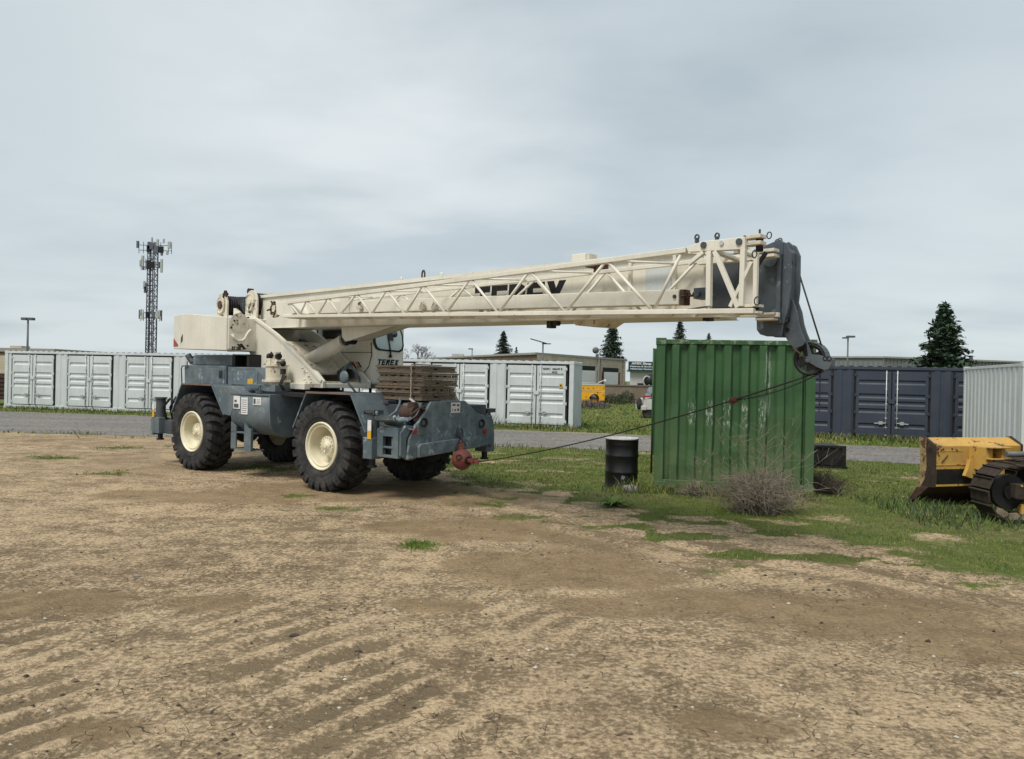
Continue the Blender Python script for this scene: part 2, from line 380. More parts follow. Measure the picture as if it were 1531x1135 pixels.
# ---- rear outrigger assembly
def outrigger(u0,u1,sgn,parentname='outrigger'):
    um=(u0+u1)/2; v=sgn*1.13
    b=mk(); b.box(u0,u1,min(v-.06,v+.06)-.05,max(v-.06,v+.06)+.05,.62,.95); og=b.build(parentname,MT['gray'],crane,.012)
    b=mk(); b.cyl((um,v,1.02),.095,.62,n=20); b.cyl((um,v,1.34),.12,.03,n=20); b.build('jack',MT['gray_dark'],og)
    b=mk(); b.cyl((um,v,.56),.05,.14,n=12); b.cyl((um,v,.50),.075,.03,n=14); b.build('jack_foot',MT['black'],og)
    return og
b=mk(); b.box(-3.28,-3.0,-1.0,1.0,.64,.93); b.box(-3.0,-2.75,-.6,.6,.70,1.2); b.box(-3.12,-2.80,-1.12,-.6,.62,.90); b.box(-2.98,-2.90,-1.0,-.5,.9,1.22); rb=b.build('outrigger_beam',MT['gray_dark'],crane,.01)
for s_ in (-1,1):
    og=outrigger(-3.36,-3.10,s_)
    if s_<0:
        q=mk(); q.box(-3.40,-3.37,-1.22,-1.05,.58,.98); q.box(-3.52,-3.40,-1.19,-1.10,.62,.92); q.build('reflector_frame',MT['gray'],og,.006)
        q=mk(); q.box(-3.34,-3.27,-1.252,-1.243,.95,1.10); q.build('reflector',MT['yellow_label'],og)
        q=mk(); q.box(-3.34,-3.27,-1.252,-1.243,1.10,1.22); q.build('reflector',MT['white_label'],og)
q=mk()
for k in range(5):
    y=-1.12+k*.13; q.tube([(-3.02,y,.92),(-3.12+.03*k,y-.02,1.15),(-2.98,y+.04,1.33+.03*(k%3)),(-2.78,y+.08,1.28),(-2.62,y+.1,1.05)],.026,6)
q.build('hydraulic_hose',MT['black'],crane)
# ---- front end
FU=3.72
def kf(pts,u=FU): return [K.onu(x,y,u) for x,y in pts]
fp=[(-1.02,.62),(-1.02,.80),(-.93,.93),(-.62,1.33),(-.47,1.50),(.36,1.50),(.52,1.34),(1.0,1.14),(1.0,.62)]
b=mk(); b.pu([(-.98,.64),(-.94,.95),(-.80,1.16),(-.62,1.33),(-.47,1.51),(.33,1.515),(.66,1.30),(.96,1.24),(.96,.76)],FU-.05,FU)
fpl=b.build('front_plate',MT['gray_worn'],crane,.008)
b=mk(); b.pu([(-.78,.66),(-.78,.83),(-.74,.87),(.62,.93),(.66,.90),(.66,.74)],FU,FU+.06); b.build('bumper_bar',MT['gray_worn'],crane,.012)
# side cheeks behind the plate
b=mk(); b.pv([(3.10,.66),(3.08,1.02),(3.30,1.13),(3.67,1.12),(3.67,.66),(3.56,.66),(3.56,.98),(3.34,.98),(3.34,.66)],-1.13,-1.06); b.box(3.34,3.56,-1.13,-1.06,.66,.70); b.box(3.34,3.56,-1.12,-1.07,.80,.83)
b.pu([(-1.06,.68),(-1.10,.70),(-1.10,1.05),(-.98,1.16),(-.84,1.14),(-.98,.95),(-.98,.66)],3.50,3.70)
b.build('side_cheek',MT['gray'],crane,.006)
b=mk(); b.box(3.12,3.66,-1.04,-.5,.68,.95); b.build('beam_housing',MT['black'],crane)
b=mk(); b.box(3.10,3.66,.6,1.15,.72,1.10); b.pu([(.96,.78),(.96,1.24),(1.05,1.26),(1.12,1.1),(1.14,.8),(1.08,.72)],3.40,3.70); b.build('side_cheek',MT['gray'],crane,.006)
b=mk(); b.torus((3.62,1.06,1.22),.06,.018,'x'); b.build('lifting_eye',MT['gray'],crane)
for s_ in (-1,1):
    u0,u1=(3.02,3.22) if s_<0 else (3.36,3.62)
    og=outrigger(u0,u1,s_)
    q=mk(); q.box(u0-.02,u1+.02,s_*1.13-.1,s_*1.13+.1,1.345,1.37); q.box(u0-.02,u0,s_*1.13-.1,s_*1.13+.1,1.30,1.35); q.box(u1,u1+.02,s_*1.13-.1,s_*1.13+.1,1.30,1.35); q.build('jack_cap',MT['gray_dark'],og)
    if s_<0:
        q=mk(); q.box(3.13,3.21,-1.252,-1.243,.93,1.06); q.build('reflector',MT['yellow_label'],og)
        q=mk(); q.box(3.13,3.21,-1.252,-1.243,1.06,1.22); q.build('reflector',MT['white_label'],og)
# headlights and tail lamps in the front plate
for (vc,wc,rd,wr) in ((-.66,1.16,-.84,1.06),(.73,1.10,.83,.99)):
    q=mk(); q.pu([(vc-.10*1.0,wc-.16),(vc-.10,wc+.02),(vc,wc+.15),(vc+.07,wc+.15),(vc+.09,wc-.18)],FU-.01,FU+.012); hs=q.build('light_surround',MT['gray'],crane,.004)
    q=mk(); q.lathe([(.075,.03),(.065,.03),(.03,-.012),(.0001,-.02)],(FU+.012,vc,wc+.03),'x',18); q.build('headlight',MT['black'],hs)
    q=mk(); q.cyl((FU+.02,rd,wr),.042,.02,'x',16); q.build('marker_light',MT['red_letter'],hs)
q=mk(); q.box(FU,FU+.006,-.02,.20,1.325,1.49); q.build('decal',MT['white_label'],fpl)
q=mk()
for (a,bb,c_,d_) in ((.0,.09,1.43,1.475),(.11,.18,1.42,1.47),(.0,.03,1.34,1.40),(.05,.10,1.345,1.395),(.12,.18,1.345,1.40)): q.box(FU+.006,FU+.009,a+.008,bb-.008,c_+.008,d_-.008); 
q.sep('decal_print',MT['ball'],fpl)
# winch bowl beside the front plate
q=mk()
n=18
for i in range(n):
    a0=PI*i/n; a1=PI*(i+1)/n
    p=lambda a,k: (FU-.02,-.66+.34*math.cos(a+PI)*k,1.34-.20*math.sin(a)*k+.13*math.cos(a+PI))
    A=p(a0,1); B=p(a1,1)
    q.add([A,B,(B[0]-.5,B[1],B[2]+.02),(A[0]-.5,A[1],A[2]+.02)],[(0,1,2,3)])
    C_=p(a1,1.12); D=p(a0,1.12); q.add([A,B,(C_[0]+.02,C_[1],C_[2]),(D[0]+.02,D[1],D[2])],[(0,1,2,3)])
q.build('winch_tray',MT['gray_worn'],crane,fix=False)
q=mk(); q.cyl((3.50,-.72,1.33),.11,.28,'x',16); q.cyl((3.55,-.72,1.42),.08,.16,'z',12); q.box(3.3,3.6,-.62,-.48,1.20,1.42); q.tube([(3.68,-.9,1.3),(3.7,-.7,1.42),(3.68,-.5,1.36),(3.7,-.4,1.45)],.018,6); q.tube([(3.66,-.8,1.22),(3.7,-.6,1.26),(3.68,-.42,1.34)],.022,6); q.build('front_winch',MT['rust'],crane)
rim_=[K.onu(x,y,3.66) for x,y in ((588,622),(590,628),(597,631),(610,630),(622,622),(629,610),(631,602))]
q=mk(); q.tube([(3.68-.02*i,v,w) for i,(v,w) in enumerate(rim_)],.022,8); q.tube([(3.35-.02*i,v-.05,w+.05) for i,(v,w) in enumerate(rim_)],.02,8)
q.add([(3.66,v,w) for v,w in rim_]+[(3.3,v-.05,w-.02) for v,w in rim_],[(i,i+1,i+8,i+7) for i in range(6)]); q.build('tray_rim',MT['gray_worn'],crane,fix=False)
# tow hook
q=mk(); q.torus((FU+.05,.17,.99),.05,.016,'x',16,6,(1,1.6)); q.build('tow_shackle',MT['gray_dark'],crane)
# convex mirror on a rod
p1=K.w(0,0,0); q=mk(); q.tube([(2.42,-.86,1.60),(2.26,-.90,1.76),(2.20,-.92,1.86)],.018,6); mr=q.build('mirror_rod',MT['gray_dark'],crane)
q=mk(); q.lathe([(.0001,-.02),(.07,-.015),(.105,.005),(.105,.02),(.0001,.022)],(2.17,-.93,1.86),'y',24); q.build('mirror',MT['gray'],mr)
# ---- turntable
q=ms(); q.cyl((0.15,0,1.55),.62,.10,n=40); q.cyl((.15,0,1.62),.55,.06,n=40); q.build('slewing_ring',MT['black'],crane)
q=ms(); q.box(-.4,1.35,-.50,.50,1.66,1.74); q.box(.38,1.0,-.62,-.5,1.62,1.73); q.build('turntable_base',MT['cream'],crane,.01)
# superstructure side plates
poly=[(-2.36,3.02),(-2.34,2.32),(-1.43,2.32),(-1.36,2.30),(-.62,1.70),(-.39,1.66),(1.40,1.66),(1.41,1.78),(1.16,1.95),(.95,1.99),(.72,2.13),(.3,2.38),(-.27,2.64),(-1.20,3.0),(-1.45,3.02)]
for v in (-.50,.44):
    q=ms(); q.pv(poly,v,v+.06); tp=q.build('turret_plate',MT['cream'],crane,.008)
    if v<0:
        q=ms(); q.cyl((-1.30,v-.03,2.86),.085,.07,'y',20); q.cyl((-1.30,v-.07,2.86),.05,.04,'y',12); q.build('pivot_pin',MT['cream_rusty'],tp)
        q=ms(); q.tube([(-1.42,v-.05,2.95),(-1.28,v-.07,2.98),(-1.18,v-.07,2.86),(-1.22,v-.06,2.72),(-1.30,v-.06,2.60)],.022,6); q.tube([(-1.33,v-.05,2.78),(-1.30,v-.06,2.66),(-1.20,v-.07,2.60),(-1.13,v-.06,2.62)],.014,6); q.build('hydraulic_hose',MT['black'],tp)
        q=ms(); q.bar((-.27,v-.01,2.63),(.72,v-.01,2.14),.05,.03,up=(0,1,0)); q.bar((-1.18,v-.01,2.98),(-.27,v-.01,2.63),.05,.03,up=(0,1,0)); q.bar((.72,v-.01,2.14),(1.38,v-.01,1.78),.05,.03,up=(0,1,0)); q.build('edge_flange',MT['cream'],tp)
q=ms(); q.box(-2.3,-1.5,-.44,.44,2.36,2.40); q.box(-.8,-.76,-.44,.44,1.7,2.6); q.box(.2,1.2,-.44,.44,1.74,1.77); q.bar((-.3,0,2.5),(.6,0,1.9),.86,.03); q.build('cross_plate',MT['cream_rusty'],crane)
q=ms(); q.bar((-.75,.3,2.55),(-.1,.3,2.2),.12,.10); q.bar((-.8,.1,2.45),(-.2,.1,2.0),.08,.10); q.build('frame_brace',MT['gray_dark'],crane)
# counterweight: top falls towards the front
CWL=S.onv(260.5,467,-.86)[0]; pl=[(-1.08,-1.1),(-3.04,-1.1),(CWL,-.86),(CWL,.86),(-3.04,1.1),(-1.08,1.1)]
top=lambda u: 2.95+(-1.08-max(u,-3.3))*.075; bot=lambda u: 2.31+(-1.08-u)*.022
q=ms(); q.loft([(u,v,bot(u)) for u,v in pl],[(u,v,top(u)) for u,v in pl]); cw=q.build('counterweight',MT['cream'],crane,.012)
q=ms()
def chq(a,b,z0,z1,za,zb,off=.006):   # stripe on the chamfer between plan points
    A=Vector((-3.04,-1.1)); B=Vector((CWL,-.86)); nn=Vector((-.4,-.92)).normalized()*off
    P=A.lerp(B,a)+nn; Q=A.lerp(B,b)+nn
    q.add([(P.x,P.y,z0),(Q.x,Q.y,z1),(Q.x,Q.y,zb),(P.x,P.y,za)],[(0,1,2,3)])
chq(.55,.98,2.43,2.43,2.46,2.62); q.build('warning_stripe',MT['red_letter'],cw)
q=ms(); chq(.15,.3,2.54,2.48,2.68,2.60); q.build('warning_stripe',MT['letter'],cw)
UR=-1.045
def ru(x,y): return S.onu(x,y,UR)
va_=ru(371.5,500)[0]; rt=2.93; rb_=2.34
q=ms(); q.pu([(-1.07,rb_),(-1.07,rt),(va_-.06,rt),(va_,rt-.06),(va_,rb_+.05),(va_-.05,rb_)],-1.078,UR); rp=q.build('rear_side_panel',MT['cream'],crane,.008)
q=ms(); q.pu([(1.07,rb_),(1.07,rt),(-va_+.06,rt),(-va_,rt-.06),(-va_,rb_+.05),(-va_+.05,rb_)],-1.078,UR); q.build('rear_side_panel',MT['cream'],crane,.008)
q=ms(); q.box(-1.9,-1.09,-.62,.62,2.36,2.9); q.build('rear_frame',MT['cream_rusty'],crane)
cc=ru(357.5,484)
q=ms(); q.cyl((UR+.003,cc[0],cc[1]+.02),.185,.012,'x',36); q.build('round_cover',MT['cream_rusty'],rp,.003)
q=ms(); q.tube([(UR+.035,)+tuple(ru(x,y)) for x,y in ((346,500),(349,506),(355,510),(361,509.5),(365,506),(368,500),(371,496),(374,493))],.024,8); q.build('oil_pipe',MT['cream'],rp)
q=ms()
for (x,y) in ((350,479.5),(345.5,490),(370,517)):
    v_,w=ru(x,y); q.cyl((UR+.012,v_,w),.018,.016,'x',10)
q.sep('bolt',MT['black'],rp)
q=ms()
for pp in ([(358,514.5),(361,513.5),(368,521.5),(364,523)],[(354,515),(356.5,514),(361.5,519),(359,520)]): q.pu([ru(x,y) for x,y in pp],UR-.002,UR+.004)
q.sep('black_stripe',MT['letter'],rp)
a_=ru(346.5,523.5); b_=ru(360,523.5)
q=ms(); put_text(q,'RT 330',(UR+.004,a_[0],a_[1]),(0,1,0),(0,0,1),b_[0]-a_[0],.085,.006); q.build('lettering',MT['letter'],rp)
q=ms(); q.bar((-.56,-.52,1.80),(-.44,-.52,1.72),.05); q.build('rubber_stop',MT['black'],crane)
# winches on top of the turret rear
def winch(uc,wc,r,mat2):
    q=ms()
    arc=[(uc+r*math.cos(a),wc+r*math.sin(a)) for a in [PI*i/12 for i in range(13)]]
    pts=[(uc+r,wc-.30)]+arc+[(uc-r,wc-.30)]
    q.pv(pts,-.46,-.42); q.pv(pts,.32,.36); wb=q.build('winch',MT['cream_rusty'],crane,.006)
    q=ms(); q.cyl((uc,-.05,wc),r*.72,.74,'y',24); 
    for k in range(14): q.torus((uc,-.38+k*.05,wc),r*.74,.02,'y',20,5)
    q.build('rope_drum',MT['rope'],wb)
    q=ms(); q.cyl((uc,-.475,wc),r*.66,.03,'y',24); q.torus((uc,-.49,wc),r*.66,.012,'y',24); q.build('drum_cover',MT['cream_rusty'],wb)
    q=ms(); q.cyl((uc,-.50,wc),r*.34,.03,'y',12); q.build('drum_core',mat2,wb)
    return wb
wa=S.onv(331,456,-.48); wb_=S.onv(374.5,452,-.48); w1=winch(wa[0]-.03,wa[1]+.0,.255,MT['rust']); w2=winch(wb_[0]-.02,wb_[1],.245,MT['cream_rusty'])
q=ms(); q.tube([(-1.42,-.46,3.40),(-1.40,-.5,3.25),(-1.42,-.48,3.08)],.02,6); 
for k in range(6):
    a=k*1.05; q.bar((-1.60,-.52,3.28),(-1.60+.08*math.cos(a),-.52,3.28+.09*math.sin(a)),.018)
q.build('winch_fitting',MT['gray_dark'],w2)
q=ms(); q.cyl((-2.78,-.40,3.44),.05,.16,'y',12); q.cyl((-2.60,-.44,3.53),.04,.12,'x',10); q.tube([(-2.92,-.42,3.40),(-2.74,-.44,3.41)],.014,6); q.tube([(-2.80,-.42,3.42),(-2.66,-.42,3.60)],.016,6); q.bar((-2.66,-.47,3.45),(-2.56,-.47,3.60),.03); q.bar((-2.50,-.47,3.46),(-2.50,-.47,3.60),.025); q.build('drum_motor',MT['rust'],w1)
q=ms(); q.pv([(-2.22,3.38),(-2.16,3.46),(-1.82,3.44),(-1.70,3.52),(-1.70,3.08),(-1.90,3.12),(-2.05,3.26)],-.38,.1); q.build('tarp_wrap',MT['gloss_black'],crane,.02)
q=ms(); q.cyl((-1.76,-.3,3.55),.06,.1,'y',14); q.cyl((-1.76,-.3,3.47),.03,.14,'z',8); q.build('air_filter',MT['black'],crane)
q=ms(); q.pv([(-2.22,3.22),(-2.22,3.04),(-1.98,2.97),(-1.38,2.97),(-1.38,3.06),(-1.86,3.06)],-.44,-.36); q.pv([(-2.22,3.22),(-2.22,3.04),(-1.98,2.97),(-1.38,2.97),(-1.38,3.06),(-1.86,3.06)],.30,.36); q.sep('winch_bracket',MT['cream_rusty'],crane,.005)
# ---- boom
def bt(u): return 3.435-.0085*(u+1.3)     # top line of the base section
def bb(u): return 2.775-.0165*(u+1.05)    # bottom line
q=ms(); U0,U1=-1.30,8.78
q.loft([(U0,-.30,bb(U0)+.0),(U0,.30,bb(U0)),(U0,.30,bt(U0)),(U0,-.30,bt(U0))],[(U1,-.30,bb(U1)),(U1,.30,bb(U1)),(U1,.30,bt(U1)),(U1,-.30,bt(U1))])
boom=q.build('boom_base_section',MT['cream'],crane,.012)
q=ms()
for s_ in (-1,1):
    y=s_*.30; y2=s_*.335
    for f,dz in ((bt,-.0),(bb,.05)):
        q.loft([(U0,min(y,y2),f(U0)-.05+dz),(U0,max(y,y2),f(U0)-.05+dz),(U0,max(y,y2),f(U0)+.006+dz*0),(U0,min(y,y2),f(U0)+.006)],[(U1,min(y,y2),f(U1)-.05+dz),(U1,max(y,y2),f(U1)-.05+dz),(U1,max(y,y2),f(U1)+.006),(U1,min(y,y2),f(U1)+.006)])
    for u in (7.75,8.35,8.74): q.box(u-.02,u+.02,min(y,y2),max(y,y2),bb(u)+.05,bt(u)-.05)
q.build('boom_flange',MT['cream'],boom)
q=ms(); q.box(7.95,8.30,-.304,-.300,bb(8)+.30,bt(8)-.16); q.build('repair_patch',MT['white_paint'],boom)
q=ms(); q.box(8.78,9.36,-.25,.15,2.70,3.27); q.box(9.05,9.09,-.27,.2,2.66,3.30); inn=q.build('boom_inner_section',MT['gray_dark'],crane,.01)
q=ms(); q.pv([(9.10,2.68),(9.28,2.68),(9.28,3.28),(9.18,3.28),(9.18,2.86),(9.16,2.78),(9.10,2.74)],-.31,-.27); q.box(9.12,9.2,-.3,.3,3.25,3.30); q.build('wear_collar',MT['cream'],inn)
# lettering on the boom side, drawn as block letters
LET={'T':[[(0,.76),(0,1),(1,1),(1,.76),(.64,.76),(.64,0),(.36,0),(.36,.76)]],
 'E':[[(0,0),(0,1),(1,1),(1,.78),(.34,.78),(.34,.61),(.9,.61),(.9,.40),(.34,.40),(.34,.22),(1,.22),(1,0)]],
 'R':[[(0,0),(0,1),(.7,1),(.93,.90),(1,.72),(.94,.52),(.76,.42),(1.02,0),(.66,0),(.48,.36),(.34,.36),(.34,0)]],
 'X':[[(0,0),(.32,.5),(.02,1),(.40,1),(.54,.72),(.70,1),(1.06,1),(.74,.5),(1.04,0),(.66,0),(.52,.28),(.36,0)]]}
def block_word(mk_,o,ex,ey,lw,gap,h,sh,depth=.004,nrm=(0,-1,0)):
    o=Vector(o); ex=Vector(ex); ey=Vector(ey); nn=Vector(nrm)*depth; out=[]
    x=0
    for ch in 'TEREX':
        q=mk_()
        for pl in LET[ch]:
            P=[o+ex*(x+px*lw+py*sh*h)+ey*(py*h) for px,py in pl]
            q.loft([p+nn for p in P],[p-nn*.4 for p in P])
        out.append(q); x+=lw+gap
    return out
lu0,lw0=S.onv(709,452,-.30); lu1,_=S.onv(849,440,-.30)
lwid=(lu1-lu0-.12)/5.0
for q in block_word(ms,(lu0,-.30,bb(lu0)+.155),(1,0,-.012),(0,0,1),lwid*.96,lwid*.09,.345,.05): q.build('letter',MT['letter'],boom)
# details on top of the boom
def on_top(name,x,y0,y1,mat,fn): pass
q=ms(); u,w=S.onv(869,379,-.1); w0=bt(u)-.06; q.box(u-.13,u+.10,-.14,.06,w0+.05,w0+.19); bx=q.build('boom_top_box',MT['cream'],boom,.01)
q=ms(); q.box(u+.10,u+.15,-.12,.04,w0+.07,w0+.18); q.box(u-.11,u+.13,-.13,.05,w0-.01,w0+.05); q.build('box_fitting',MT['cream_rusty'],bx)
for (x,hh,mm) in ((406,.07,'cream_rusty'),(600,.07,'cream'),(633,.14,'rust'),(660,.07,'cream')):
    u,_=S.onv(x,410,-.2); q=ms(); q.torus((u,-.2,bt(u)+hh*.5),hh*.5,.014,'y',12,6,(.5,1)); q.build('lifting_eye',MT[mm],boom)
for x in (820,1055):
    u,_=S.onv(x,478,-.3); w=bb(u) if x<900 else 2.66; q=ms(); q.box(u-.05,u+.03,-.28,-.18,w-.09,w); q.cyl((u+.10,-.25,w-.03),.035,.08,'y',10); q.build('sheave_guide',MT['black'],boom)
q=ms(); a,_=S.onv(860,474,-.1); c_,_=S.onv(913,478,-.1); q.pv([(a,bb(a)),(a+.1,bb(a)-.06),(c_-.15,bb(a)-.085),(c_,bb(c_))],-.2,.2); q.build('under_plate',MT['cream_rusty'],boom)
# cable reel and small fittings at the boom root, near side
u,w=S.onv(413,462,-.80)
MS_=MS; MS=MS@Matrix.Translation((0,-.44,0)); q=ms(); q.cyl((u,-.36,w),.15,.05,'y',24); q.torus((u,-.39,w),.145,.018,'y',24); q.cyl((u,-.40,w),.06,.04,'y',16); q.cyl((u,-.10,w),.05,.5,'y',12); rl=q.build('pin_boss',MT['cream_rusty'],boom)
q=ms()
for k in range(7):
    a=k*.9+.3; q.bar((u+.07*math.cos(a),-.40,w+.07*math.sin(a)),(u+(.10+.05*(k%3)*.6)*math.cos(a),-.42,w+(.10+.05*(k%3)*.6)*math.sin(a)),.022)
q.tube([(u-.22,-.42,w-.02),(u-.05,-.42,w)],.016,6); q.build('pin_linkage',MT['rust'],rl); MS=MS_
# lift bracket and cylinder
q=ms(); q.pv([(1.42,bb(1.4)),(3.0,bb(3)),(1.75,2.50),(1.55,2.48),(1.45,2.56)],-.16,-.12); q.pv([(1.42,bb(1.4)),(3.0,bb(3)),(1.75,2.50),(1.55,2.48),(1.45,2.56)],.12,.16); q.add([(3.0,-.16,bb(3)),(3.0,.16,bb(3)),(1.75,.16,2.50),(1.75,-.16,2.50)],[(0,1,2,3)]); q.build('lift_bracket',MT['cream'],crane,.004)
A=Vector((-.55,0,1.98)); B=Vector((1.30,0,2.50)); D=(B-A).normalized()
q=ms(); q.tube([A,B],.125,28); q.tube([B-D*.05,B+D*.015],.14,28); lc=q.build('lift_cylinder',MT['cream'],crane)
q=ms(); q.tube([B,B+D*.10],.09,20); q.cyl(tuple(B+D*.14),.10,.22,'y',20); q.build('cylinder_rod',MT['black'],lc)
q=ms(); q.tube([B-D*.1+Vector((0,-.1,.1)),B+D*.1+Vector((0,-.12,.12)),B+D*.22+Vector((0,-.1,-.05)),B+D*.5+Vector((0,-.1,-.10))],.014,6); q.build('hydraulic_hose',MT['black'],lc)
# swing gearbox stack beside the turret
q=ms(); gx,gy=.30,-.78
for (z0,z1,r) in ((1.58,1.74,.17),(1.74,1.78,.25),(1.78,2.02,.19),(2.02,2.05,.21),(2.05,2.15,.15),(2.15,2.28,.07)): q.cyl((gx,gy,(z0+z1)/2),r,z1-z0,n=24)
q.box(gx-.10,gx+.06,gy-.16,gy,2.05,2.16); q.box(gx+.04,gx+.2,gy-.1,gy+.05,2.06,2.13); gb=q.build('swing_gearbox',MT['cream_rusty'],crane,.006)
q=ms(); q.cyl((gx-.14,gy-.05,2.20),.06,.10,'x',12); q.cyl((gx+.15,gy-.05,2.20),.055,.07,'x',12); q.tube([(gx-.05,gy-.1,2.23),(gx+.02,gy-.12,2.27),(gx+.06,gy-.1,2.2)],.016,6); q.tube([(gx+.2,gy-.1,2.09),(gx+.42,gy-.12,2.08)],.018,6); q.sphere((gx+.45,gy-.12,2.07),.055,12); q.build('valve',MT['black'],gb)
q=ms(); q.tube([(gx-.28,gy-.1,2.06),(gx-.1,gy-.12,2.05)],.012,6)
for k in range(4): q.tube([(gx+.30,gy-.05,1.95-.02*k),(gx+.38+.03*k,gy-.08,1.85),(gx+.30+.02*k,gy-.1,1.7),(gx+.36+.02*k,gy-.05,1.6)],.014,6)
q.cyl((gx+.33,gy-.05,1.93),.05,.10,'z',10); q.build('hydraulic_hose',MT['rope'],gb)
q=ms()
for (u_,w_) in ((.80,2.0),(.95,1.93),(1.02,1.86),(.88,1.80),(1.1,1.76)): q.sphere((u_,-.55,w_),.028,8,(1.5,.6,.8))
q.sep('grease_fitting',MT['cream_rusty'],crane)
# ---- cab on the far side
CU_=1.40
def cf(pts,u=CU_): return [S.onu(x,y,u) for x,y in pts]
cabp=[(-.25,1.95),(-.40,2.30),(-.40,3.0),(-.28,3.12),(1.10,3.12),(1.28,3.05),(CU_,2.85),(CU_,1.72),(.55,1.72),(.30,1.95)]
q=ms(); q.pv(cabp,.52,1.24); cab=q.build('cab',MT['cream'],crane,.05)
wp=cf([(557,497),(558,513),(561,521),(566,524),(597,527),(602,524),(603.5,517),(602,502),(598,489)])
lo=[(v,w) for v,w in wp]; q=ms(); q.pu(lo+[(lo[-1][0]-.02,3.0),(lo[0][0]+.03,3.0)],CU_-.006,CU_+.012); ws=q.build('windshield_frame',MT['black'],cab,.004)
cx=sum(p[0] for p in lo)/len(lo); cz=sum(p[1] for p in lo)/len(lo)+.1
inn_=[(cx+(v-cx)*.87,cz+(w-cz)*.88) for v,w in lo+[(lo[-1][0]-.02,2.98),(lo[0][0]+.03,2.98)]]
q=ms(); q.pu(inn_,CU_+.008,CU_+.016); wg=q.build('windshield',MT['glass'],ws)
q=ms(); a,b_=S.onu(583,527,CU_); q.tube([(CU_+.03,a,b_-.06),(CU_+.035,a-.03,b_+.12),(CU_+.03,a-.10,b_+.42)],.014,6); q.cyl((CU_+.02,a,b_-.07),.03,.03,'x',10); q.build('wiper',MT['black'],ws)
q=ms(); a,b_=S.onu(585,500,CU_); q.tube([(CU_+.02,a+.05,b_+.15),(CU_+.10,a,b_+.10)],.012,6); q.lathe([(.0001,0),(.05,.0),(.06,.012),(.0001,.02)],(CU_+.10,a,b_),'x',16); q.box(CU_+.02,CU_+.03,a-.08,a+.03,b_-.12,b_+.12); q.build('cab_mirror',MT['gray_dark'],cab)
a,b_=S.onu(563.5,545.5,CU_); a2,_=S.onu(597,545,CU_)
lw=(a2-a-.03)/5.35
for q in block_word(ms,(CU_+.004,a,b_),(0,1,.0),(0,0,1),lw*.9,lw*.17,.105,.28,.003,(1,0,0)): q.build('letter',MT['letter'],cab)
sv=.52
wpx=[(474,490),(474,503),(477,507),(513,507),(517,503),(517,484),(474,484)]
q=ms(); q.pv([S.onv(x,y,sv) for x,y in wpx],sv-.012,sv+.01); sw=q.build('window_frame',MT['black'],cab,.004)
q=ms(); q.pv([S.onv(x,y,sv) for x,y in ((477,490),(477,504),(483,504),(483,486),(477,486))],sv-.018,sv-.01); q.build('window_glass',MT['glass'],sw)
q=ms(); q.pv([S.onv(x,y,sv) for x,y in ((484.5,490),(484.5,504),(513,504),(515,501),(515,486),(484.5,486))],sv-.018,sv-.01); q.build('window_glass',MT['glass_dark'],sw)
pts=[(555,512),(556,530),(552,547),(544,559),(535,566)]
q=ms(); q.tube([(S.onv(x,y,sv)[0],sv-.004,S.onv(x,y,sv)[1]) for x,y in pts],.008,6); q.tube([(S.onv(x,y,sv)[0],sv-.004,S.onv(x,y,sv)[1]) for x,y in ((505,527),(530,527),(555,527))],.006,6); q.build('door_seam',MT['black'],cab)
for pp,mm in (([(523,541),(529,541),(534,551),(529,551)],'red_letter'),([(534,541),(536.5,541),(541,549),(538.5,549)],'letter'),([(531,541),(532.5,541),(537.5,550),(536,550)],'red_letter')):
    q=ms(); q.pv([S.onv(x,y,sv) for x,y in pp],sv-.004,sv+.002); q.build('stripe',MT[mm],cab)
q=ms(); q.pv([S.onv(x,y,.30) for x,y in ((499,560),(513,548),(523,543),(526,552),(527,566),(510,566))],.30,.34); q.build('hose_guard',MT['black'],crane)
q=ms()
for k in range(5): q.tube([(.7+.05*k,.2,1.85),(.95+.05*k,.22,2.05+.02*k),(1.2,.25,2.0),(1.35,.3,1.85-.02*k)],.016,6)
q.build('hydraulic_hose',MT['gray'],crane)
q=ms(); q.box(-.2,1.42,.50,1.26,1.66,1.72); q.box(.9,.94,.8,.84,1.5,1.66); q.build('cab_mount',MT['gray_dark'],crane)
# ---- lattice jib stowed along the near side of the boom
VN,VF=-.90,-.40
def jn(x,y,v=VN): u,w=S.onv(x,y,v); return Vector((u,v,w))
lowL,lowR=jn(424,473),jn(1128,465); upL,upR=jn(431,452.5),jn(1027,374)
fL=Vector((lowL.x,VF-.12,lowL.z)); 
def lowN(u): t=(u-lowL.x)/(lowR.x-lowL.x); return Vector((u,VN,lowL.z+(lowR.z-lowL.z)*t))
def upN(u): t=(u-upL.x)/(upR.x-upL.x); return Vector((u,VN,upL.z+(upR.z-upL.z)*t))
fa=jn(600,439.6,VF); fb=jn(1042,391,VF)
def upF(u): t=(u-fa.x)/(fb.x-fa.x); return Vector((u,VF,fa.z+(fb.z-fa.z)*t-.0))
def lowF(u): p=lowN(u); return Vector((u,VF,p.z-.0))
q=ms()
q.bar(lowL,lowR,.055,.05); q.bar(lowF(lowL.x),lowF(lowR.x),.05,.045)
q.bar(upN(upL.x),upN(upR.x),.055,.055); q.bar(upF(lowL.x+.3),upF(9.3),.045,.045)
jib=q.build('lattice_jib',MT['cream'],crane,.006)
nodes_px=[(438,1,451),(446,0,468),(459,1,451),(472,0,468),(490,1,447),(505,0,468)]
nu=[jn(x,460).x for x in (433,444.5,459,474,491,506,533,553,578,604,633,664,703,742,794,844,906,975,1052,1059)]
q=ms()
